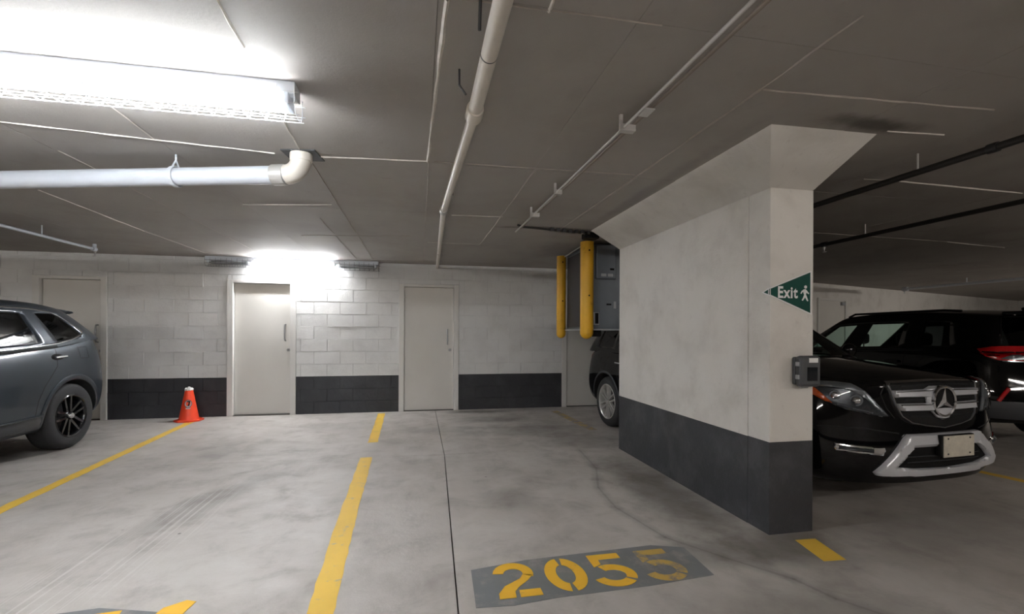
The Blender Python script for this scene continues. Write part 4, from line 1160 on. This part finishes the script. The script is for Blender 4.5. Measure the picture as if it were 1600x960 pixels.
suv.strip('grille_surround', vz(GR), FD, .014, .018, M['chrome'], grl, closed=True)
for sx in (-1, 1):
    for k, pp in enumerate(([(-.428, .928), (-.09, .934), (-.09, .876), (-.410, .878)], [(-.397, .834), (-.09, .832), (-.07, .776), (-.368, .784)])):
        q = vz([(a * -sx, b) for a, b in pp]); suv.patch('grille_bar', q, FD, .036, M['silver'], grl, grid=.02, round_=.6)
        a0, b0 = pp[0]; suv.strip('bar_strip', vz([((pp[0][0] + .012) * -sx, pp[0][1] - .008), (pp[1][0] * -sx, pp[1][1] - .008)]), FD, .010, .040, M['chrome'], grl)  # chrome strip along the upper edge of each bar
suv.patch('grille_bar', vz([(-.14, .932), (-.08, .955), (.08, .955), (.14, .932), (.125, .80), (.05, .728), (0, .712), (-.05, .728), (-.125, .80)]), FD, .034, M['silver'], grl, grid=.03)
for a, b in (((-.34, .955), (-.10, .965)), ((.10, .965), (.34, .955)), ((-.33, .860), (-.12, .858)), ((.12, .858), (.33, .860)), ((-.30, .745), (-.08, .735)), ((.08, .735), (.30, .745))):
    suv.strip('grille_mesh', vz([a, b]), FD, .006, .010, M['lamp_dark'], grl)
# star emblem
su = suv.hit(Vector((0, 0, .845)), Vector(FD))[0].y
sy0 = su - .052; sc_ = (0, 0, .845)
sb = lathe('star_emblem', [(0, sy0 + .012), (.106, sy0 + .012), (.112, sy0 + .06), (0, sy0 + .06)], M['black'], suv.root, 36, 'Y', sc_)
lathe('emblem_ring', [(.097, sy0 + .006), (.108, sy0), (.115, sy0 + .004), (.117, sy0 + .02), (.109, sy0 + .03), (.098, sy0 + .012)], M['chrome'], sb, 40, 'Y', sc_, closed=True)
bm = bmesh.new()
for k in range(3):
    t = PI / 2 + 2 * PI * k / 3; dx, dz = math.cos(t), math.sin(t)
    def sp3(r, s_, y): return (dx * r - dz * s_, y, .845 + dz * r + dx * s_)
    tip = bm.verts.new(sp3(.102, 0, sy0 + .006)); l = bm.verts.new(sp3(.004, .026, sy0 + .012)); r_ = bm.verts.new(sp3(.004, -.026, sy0 + .012)); c_ = bm.verts.new(sp3(.0, 0, sy0 - .002))
    for q in ((tip, l, c_), (tip, c_, r_), (tip, r_, l)): bm.faces.new(q)
obj('emblem_star', bm, M['chrome'], sb)
# bumper frame
SK = [(-.595, .352), (-.375, .600), (-.345, .618), (.345, .618), (.375, .605), (.635, .385), (.625, .350), (.32, .325), (0, .318), (-.32, .322), (-.575, .330)]
SH = [(-.46, .392), (-.325, .528), (.325, .528), (.475, .415), (.30, .382), (0, .368), (-.30, .375)]
lo_ = suv.patch('lower_intake', vz(SH), FD, .003, M['black'], grid=.06)
suv.patch('bumper_frame', vz(SK), FD, .034, M['silver'], None, grid=.02, hole=vz(SH), round_=.55)
for z in (.42, .46): suv.strip('intake_slat', vz([(-.36, z), (.36, z)]), FD, .008, .008, M['lamp_dark'], lo_)
# number plate, blank and worn
pu = suv.hit(Vector((.07, 0, .53)), Vector(FD))[0].y - .052
pl = box('number_plate', -.09, .215, pu, pu + .006, .452, .604, M['plate'], suv.root, .0)
box('plate_holder', -.11, .225, pu + .006, pu + .045, .46, .61, M['black'], pl, .004)
for a in (-.05, .17):
    for b in (.475, .585): lathe('plate_screw', [(0, pu - .003), (.006, pu - .003), (.007, pu), (0, pu)], M['dark_steel'], pl, 10, 'Y', (a, 0, b))
# headlamps
for sx in (1, -1):
    mm = (lambda q: q) if sx == 1 else mir
    d = (.62 * sx, .78, 0)
    HL = mm([(-.93, .56, .985), (-.865, .42, .985), (-.80, .36, .985), (-.711, .29, .985), (-.64, .22, .975), (-.585, .16, .925), (-.445, .09, .745), (-.50, .10, .742), (-.60, .15, .765), (-.70, .22, .79), (-.79, .28, .835), (-.85, .35, .885), (-.91, .48, .945)])
    h = suv.patch('headlamp', HL, d, .006, M['lamp_dark'], grid=.03)
    suv.patch('lamp_band', mm([(-.87, .43, .985), (-.80, .36, .985), (-.711, .29, .985), (-.64, .22, .975), (-.585, .16, .925), (-.455, .09, .752), (-.49, .10, .760), (-.60, .17, .885), (-.67, .24, .935), (-.74, .30, .948), (-.84, .38, .950)]), d, .016, M['lamp_inner'], h, grid=.02)
    suv.patch('lamp_band', mm([(-.56, .12, .763), (-.66, .19, .790), (-.745, .25, .820), (-.74, .25, .835), (-.65, .19, .802), (-.55, .13, .775)]), d, .016, M['lamp_inner'], h, grid=.02)
    suv.patch('turn_reflector', mm([(-.92, .50, .955), (-.87, .42, .960), (-.825, .36, .935), (-.79, .31, .880), (-.765, .27, .832), (-.80, .29, .842), (-.855, .36, .890)]), d, .018, M['orange_lens'], h, grid=.02)
    for (v, u, z, r) in ((-.745, .27, .888, .038), (-.635, .195, .855, .045)):
        p, n = suv.hit(Vector((v * sx, u, z)), Vector(d).normalized()); dd_ = -Vector(d).normalized()
        bm = bmesh.new(); add_tube(bm, [p - dd_ * .01, p + dd_ * .006, p + dd_ * .012], [r, r, r * .9], 20); pj = obj('projector', bm, M['lamp_inner'], h, True)
        bm = bmesh.new(); bmesh.ops.create_uvsphere(bm, u_segments=16, v_segments=8, radius=r * .72, matrix=Matrix.Translation(p + dd_ * .004)); obj('projector_lens', bm, M['chrome'], h, True)
    suv.patch('lamp_cover', HL, d, .028, M['lens'], h, grid=.03, round_=.2)
    # chrome day lamp in the bumper corner
    FG = mm([(-.815, .2, .548), (-.49, .1, .527), (-.482, .1, .505), (-.50, .1, .472), (-.80, .2, .500), (-.822, .2, .52)])
    fgp = suv.patch('bumper_lamp', FG, d, .012, M['chrome'], grid=.03)
    suv.patch('lamp_inset', mm([(-.79, .2, .536), (-.56, .12, .520), (-.56, .12, .488), (-.785, .2, .510)]), d, .022, M['lamp_dark'], fgp, grid=.04)
    suv.strip('bumper_seam', mm([(-.92, .5, .66), (-.80, .27, .665), (-.60, .15, .66), (-.45, .08, .635), (-.40, .05, .625)]), d, .008, .0015, M['seam'])
    suv.strip('bonnet_seam', mm([(-.46, .1, .97), (-.50, .13, .90), (-.47, .1, .80), (-.42, .08, .73)]), FD, .008, .0015, M['seam'])
    # wing mirror
    bm = bmesh.new(); bmesh.ops.create_uvsphere(bm, u_segments=20, v_segments=12, radius=1, matrix=Matrix.Translation((sx * .955, 1.50, 1.16)) @ Matrix.Diagonal((.085, .055, .075, 1)))
    add_tube(bm, [(sx * .84, 1.50, 1.09), (sx * .93, 1.50, 1.12)], .025, 10); obj('wing_mirror', bm, M['paint_black'], suv.root, True)
    tube_part(suv, 'roof_rail', [(sx * .60, 2.0, 1.655), (sx * .61, 2.1, 1.69), (sx * .61, 3.8, 1.69), (sx * .60, 3.95, 1.645)], .016, M['silver'])
    suv.patch('tail_lamp', mm([(-.90, 4.15, 1.06), (-.90, 4.42, 1.06), (-.90, 4.45, .86), (-.90, 4.30, .86)]), (sx, 0, 0), .008, M['red_lens'], grid=.04)
    suv.strip('wheel_arch_trim', [(-sx, .865 + .425 * math.cos(t), .358 + .425 * math.sin(t)) for t in [math.radians(a) for a in range(0, 181, 12)]], (sx, 0, 0), .03, .006, M['cladding'])
    suv.strip('wheel_arch_trim', [(-sx, 3.62 + .425 * math.cos(t), .358 + .425 * math.sin(t)) for t in [math.radians(a) for a in range(0, 181, 12)]], (sx, 0, 0), .03, .006, M['cladding'])
suv.strip('bonnet_badge', [(.0, .10, 1.03), (.0, .14, 1.04)], (0, 0, -1), .03, .006, M['chrome']) if False else None
suv.seams([[(1.34, 1.04), (1.33, .7), (1.36, .40)], [(2.42, 1.04), (2.42, .40)], [(3.30, 1.05), (3.28, .8), (3.12, .5)]])
for y in (2.2, 3.1):
    for sx in (-1, 1): suv.strip('door_handle', [(sx, y, .93), (sx, y + .2, .935)], (-sx, 0, 0), .03, .03, M['chrome'])


# ---- farther black car, tail towards the camera
PC_ = dict(paint=M['paint_black2'], paint_top=M['paint_black2'],
    U=[0, .07, .28, .62, 1.05, 1.36, 1.9, 2.42, 2.95, 3.30, 3.75, 4.18, 4.40, 4.48], doors=(5, 7, 9),
    bot=[(0, .28), (.5, .25), (3.6, .25), (4.48, .36)],
    side_top=[(0, .86), (.07, .92), (.28, .97), (.62, 1.0), (1.05, 1.03), (1.36, 1.05), (2.5, 1.09), (4.2, 1.15), (4.48, 1.10)],
    top=[(0, .88), (.07, .95), (.3, 1.02), (.62, 1.06), (1.05, 1.10), (1.36, 1.12), (4.2, 1.16), (4.48, 1.11)],
    W=[(0, .84), (.07, .87), (.3, .91), (.62, .93), (1.36, .925), (2.5, .92), (3.7, .935), (4.2, .91), (4.48, .87)],
    fz=[(.24, .10), (.40, .01), (.55, .0), (.70, .02), (.95, .085), (1.0, .13)], rz=[(.3, .08), (.45, 0), (.66, 0), (.78, .07), (1.15, .10)],
    kf=.30, kr=.26, blend=.9, arch=.41, wf_y=.90, wr_y=3.57, wz=.36,
    belt=[(0, 1.07), (1.2, 1.07), (2.6, 1.11), (3.3, 1.15), (4.5, 1.18)], roof=[(1.5, 1.56), (1.95, 1.60), (2.6, 1.635), (3.4, 1.625), (4.3, 1.565)],
    ub=[.96, 1.30, 2.30, 2.40, 3.26, 3.40, 3.82, 4.36], ut=[1.80, 2.10, 2.46, 2.56, 3.20, 3.34, 3.60, 4.20],
    wb=.880, wt=.66, taper=[(1.0, .97), (2, 1.0), (3.6, 1.0), (4.5, .95)], kws=.18, krw=.12,
    side_glass=[1, 3, 5], glasses=[M['glass_clear'], M['glass_clear'], M['glass_dark'], M['glass_dark']])
far = Car('black_suv', PC_, (7.50, 8.10, 0), PI - math.radians(5.7), 'black car parked tail out at the right edge, behind the other black car')
far.wheels(wheel_maker(.36, .235, .235, spokes(5, .04, .226, .030, .040, .0, .0, M['rim_black'], False), M['rim_black'], M['rim_black']))
seats(far, [(1.95, 1.14), (2.95, 1.14)])
for sx in (1, -1):
    mm = (lambda q: q) if sx == 1 else mir
    d = (-.6 * sx, -.8, 0)
    tl = far.patch('tail_lamp', mm([(.84, 4.08, 1.175), (.76, 4.15, 1.205), (.66, 4.25, 1.212), (.35, 4.4, 1.215), (.35, 4.4, 1.05), (.58, 4.28, 1.045), (.72, 4.20, 1.05), (.80, 4.14, 1.09), (.83, 4.10, 1.14)]), d, .010, M['red_lens'], grid=.03)
    far.patch('reverse_lamp', mm([(.715, 4.21, 1.066), (.62, 4.26, 1.115), (.40, 4.4, 1.12), (.40, 4.4, 1.058), (.58, 4.28, 1.054)]), d, .022, M['lamp_inner'], tl, grid=.03)
    far.strip('chrome_line', mm([(.70, 4.22, 1.045), (.56, 4.29, 1.038), (.36, 4.4, 1.04)]), d, .008, .022, M['chrome'], tl)
    far.strip('bumper_reflector', mm([(.69, 4.28, .745), (.745, 4.27, .67), (.79, 4.26, .60)]), d, .038, .014, M['red_lens'])
    far.patch('bumper_trim', mm([(.90, 4.0, .58), (.78, 4.2, .60), (.60, 4.3, .60), (.20, 4.4, .60), (.20, 4.4, .40), (.60, 4.3, .40), (.85, 4.1, .40)]), d, .012, M['cladding'], grid=.05)
    tube_part(far, 'roof_rail', [(sx * .64, 2.10, 1.60), (sx * .65, 2.22, 1.642), (sx * .65, 3.55, 1.642), (sx * .64, 3.75, 1.625)], .016, M['black'])
    bm = bmesh.new(); bmesh.ops.create_uvsphere(bm, u_segments=20, v_segments=12, radius=1, matrix=Matrix.Translation((sx * .99, 1.50, 1.17)) @ Matrix.Diagonal((.10, .06, .075, 1)))
    add_tube(bm, [(sx * .86, 1.50, 1.10), (sx * .96, 1.50, 1.13)], .025, 10); obj('wing_mirror', bm, M['paint_black2'], far.root, True)
    for y in (2.2, 3.0): far.strip('door_handle', [(sx, y, .97), (sx, y + .2, .98)], (-sx, 0, 0), .03, .03, M['paint_black2'])
    far.strip('belt_moulding', [(sx, 1.45, 1.075), (sx, 2.5, 1.11), (sx, 3.5, 1.15)], (-sx, 0, 0), .014, .006, M['black'])
box('tailgate_spoiler', -.58, .58, 4.12, 4.44, 1.555, 1.60, M['paint_black2'], far.root, .015)
bm = bmesh.new(); add_tube(bm, [(0, 3.90, 1.645), (0, 3.98, 1.66), (0, 4.06, 1.66)], [.02, .018, .006], 10); an = obj('antenna_base', bm, M['black'], far.root, True)
tube_part(far, 'antenna', [(0, 3.92, 1.66), (0, 4.02, 1.82)], .004, M['black'], 6, an)
far.patch('number_plate', [(-.155, 4.4, .93), (.155, 4.4, .93), (.155, 4.4, .78), (-.155, 4.4, .78)], (0, -1, 0), .01, M['plate'], flat=1, grid=.2)
far.seams([[(1.36, 1.04), (1.34, .7), (1.38, .40)], [(2.42, 1.07), (2.42, .40)], [(3.26, 1.10), (3.24, .8), (3.10, .5)]])


# ---- grey car at the left edge
PA_ = dict(paint=M['paint_grey'], paint_top=M['paint_grey'],
    U=[0, .07, .30, .66, 1.10, 1.42, 1.95, 2.50, 3.00, 3.42, 3.86, 4.26, 4.46, 4.54], doors=(5, 7, 9),
    bot=[(0, .28), (.5, .27), (3.6, .27), (4.69, .36)],
    side_top=[(0, .90), (.07, .96), (.30, 1.0), (.66, 1.03), (1.10, 1.05), (1.42, 1.07), (2.5, 1.085), (3.3, 1.13), (3.9, 1.20), (4.3, 1.245), (4.54, 1.20)],
    top=[(0, .93), (.07, 1.0), (.3, 1.05), (.66, 1.09), (1.10, 1.12), (1.42, 1.13), (2.5, 1.13), (3.3, 1.14), (3.9, 1.20), (4.3, 1.245), (4.54, 1.20)],
    W=[(0, .85), (.07, .88), (.30, .92), (.66, .93), (1.42, .93), (2.5, .92), (3.6, .935), (4.25, .92), (4.4, .895), (4.54, .86)],
    fz=[(.24, .10), (.40, .01), (.55, .0), (.70, .02), (.95, .085), (1.0, .13)], rz=[(.3, .10), (.45, .0), (.62, 0), (.80, .03), (1.0, .06), (1.25, .13)],
    kf=.30, kr=.30, kre=2.8, blend=.95, arch=.415, wf_y=.93, wr_y=3.63, wz=.37,
    belt=[(0, 1.09), (1.2, 1.09), (2.6, 1.13), (3.3, 1.165), (3.95, 1.25), (4.6, 1.30)], roof=[(1.5, 1.56), (2.05, 1.62), (2.7, 1.655), (3.5, 1.64), (4.35, 1.56)],
    ub=[1.06, 1.40, 2.40, 2.50, 3.36, 3.41, 3.97, 4.36], ut=[2.10, 2.30, 2.54, 2.62, 3.19, 3.25, 3.52, 4.02],
    wb=.880, wt=.67, taper=[(1.0, .97), (2, 1.0), (3.6, 1.0), (4.1, .99), (4.36, .945)], kws=.18, krw=.14,
    side_glass=[1, 3, 5], glasses=[M['glass_dark'], M['glass_dark'], M['glass_dark'], M['glass_dark']])
crv = Car('grey_suv', PA_, (-4.78, 2.52, 0), 0, 'dark grey car parked at the left edge, tail towards the block wall')
crv.wheels(wheel_maker(.37, .235, .240, spokes(5, .04, .232, .020, .016, .024, .052, M['rim_black']), M['rim_black'], M['chrome']))
seats(crv, [(2.0, 1.14), (3.0, 1.14)])
for sx in (1, -1):
    mm = (lambda q: q) if sx == 1 else mir
    d = (-sx, 0, 0)
    crv.strip('window_chrome', [(sx, 1.6, 1.125), (sx, 2.4, 1.135), (sx, 2.84, 1.150), (sx, 3.2, 1.175), (sx, 3.46, 1.198), (sx, 3.70, 1.245), (sx, 3.88, 1.30), (sx, 3.90, 1.325), (sx, 3.80, 1.41), (sx, 3.66, 1.51), (sx, 3.52, 1.555), (sx, 3.3, 1.572), (sx, 2.9, 1.575), (sx, 2.4, 1.57)], d, .016, .007, M['chrome'], step=.05)
    crv.strip('belt_band', [(sx, 1.6, 1.095), (sx, 2.84, 1.122), (sx, 3.2, 1.145), (sx, 3.44, 1.165)], d, .03, .003, M['black'])  # black band of the body below the window chrome
    crv.patch('handle_recess', [(sx, 3.40 + .085 * math.cos(t), 1.050 + .035 * math.sin(t)) for t in [2 * PI * k / 16 for k in range(16)]], d, .0015, M['liner'], grid=.05)
    crv.strip('door_handle', [(sx, 3.34, 1.048), (sx, 3.50, 1.056)], d, .026, .032, M['chrome'])
    crv.strip('door_handle', [(sx, 2.28, 1.03), (sx, 2.46, 1.04)], d, .026, .032, M['chrome'])
    crv.strip('wheel_arch_trim', [(sx, 3.63 + .445 * math.cos(t), .37 + .445 * math.sin(t)) for t in [math.radians(a) for a in range(-8, 189, 7)]], d, .055, .010, M['paint_grey'])
    crv.strip('wheel_arch_trim', [(sx, .93 + .445 * math.cos(t), .37 + .445 * math.sin(t)) for t in [math.radians(a) for a in range(-8, 189, 7)]], d, .055, .010, M['paint_grey'])
    crv.patch('sill_trim', [(sx, 1.42, .40), (sx, 3.16, .44), (sx, 3.20, .30), (sx, 1.40, .27)], d, .020, M['cladding'], grid=.08)
    crv.strip('sill_strip', [(sx, 1.42, .405), (sx, 3.17, .445)], d, .02, .03, M['paint_grey'])  # body-coloured strip along the top of the sill trim
    crv.patch('tail_lamp', mm([(.90, 4.30, 1.24), (.80, 4.5, 1.26), (.70, 4.6, 1.26), (.70, 4.6, 1.02), (.80, 4.5, 1.0), (.88, 4.35, 1.08)]), (-.7 * sx, -.7, 0), .012, M['red_lens'], grid=.04)
    bm = bmesh.new(); bmesh.ops.create_uvsphere(bm, u_segments=20, v_segments=12, radius=1, matrix=Matrix.Translation((sx * .99, 1.55, 1.17)) @ Matrix.Diagonal((.10, .06, .075, 1)))
    add_tube(bm, [(sx * .86, 1.55, 1.10), (sx * .96, 1.55, 1.13)], .025, 10); obj('wing_mirror', bm, M['paint_grey'], crv.root, True)
crv.strip('fuel_flap_seam', [(1, 3.72, 1.15), (1, 3.86, 1.15), (1, 3.88, 1.02), (1, 3.74, 1.02)], (-1, 0, 0), .005, .0012, M['seam'], closed=True)
crv.seams([[(1.42, 1.06), (1.40, .7), (1.44, .46)], [(2.50, 1.10), (2.50, .46)], [(3.40, 1.14), (3.38, .95), (3.20, .75), (3.12, .60), (3.10, .46)]])
sb_ = bmesh.new(); add_prism(sb_, [(3.80, 1.60), (4.10, 1.575), (4.13, 1.558), (4.06, 1.54), (3.80, 1.54)], lambda a, b, t: (t, a, b), -.60, .60)
bmesh.ops.bevel(sb_, geom=sb_.edges[:], offset=.006, segments=2, profile=.5, affect='EDGES'); obj('tailgate_spoiler', sb_, M['paint_grey'], crv.root, True)
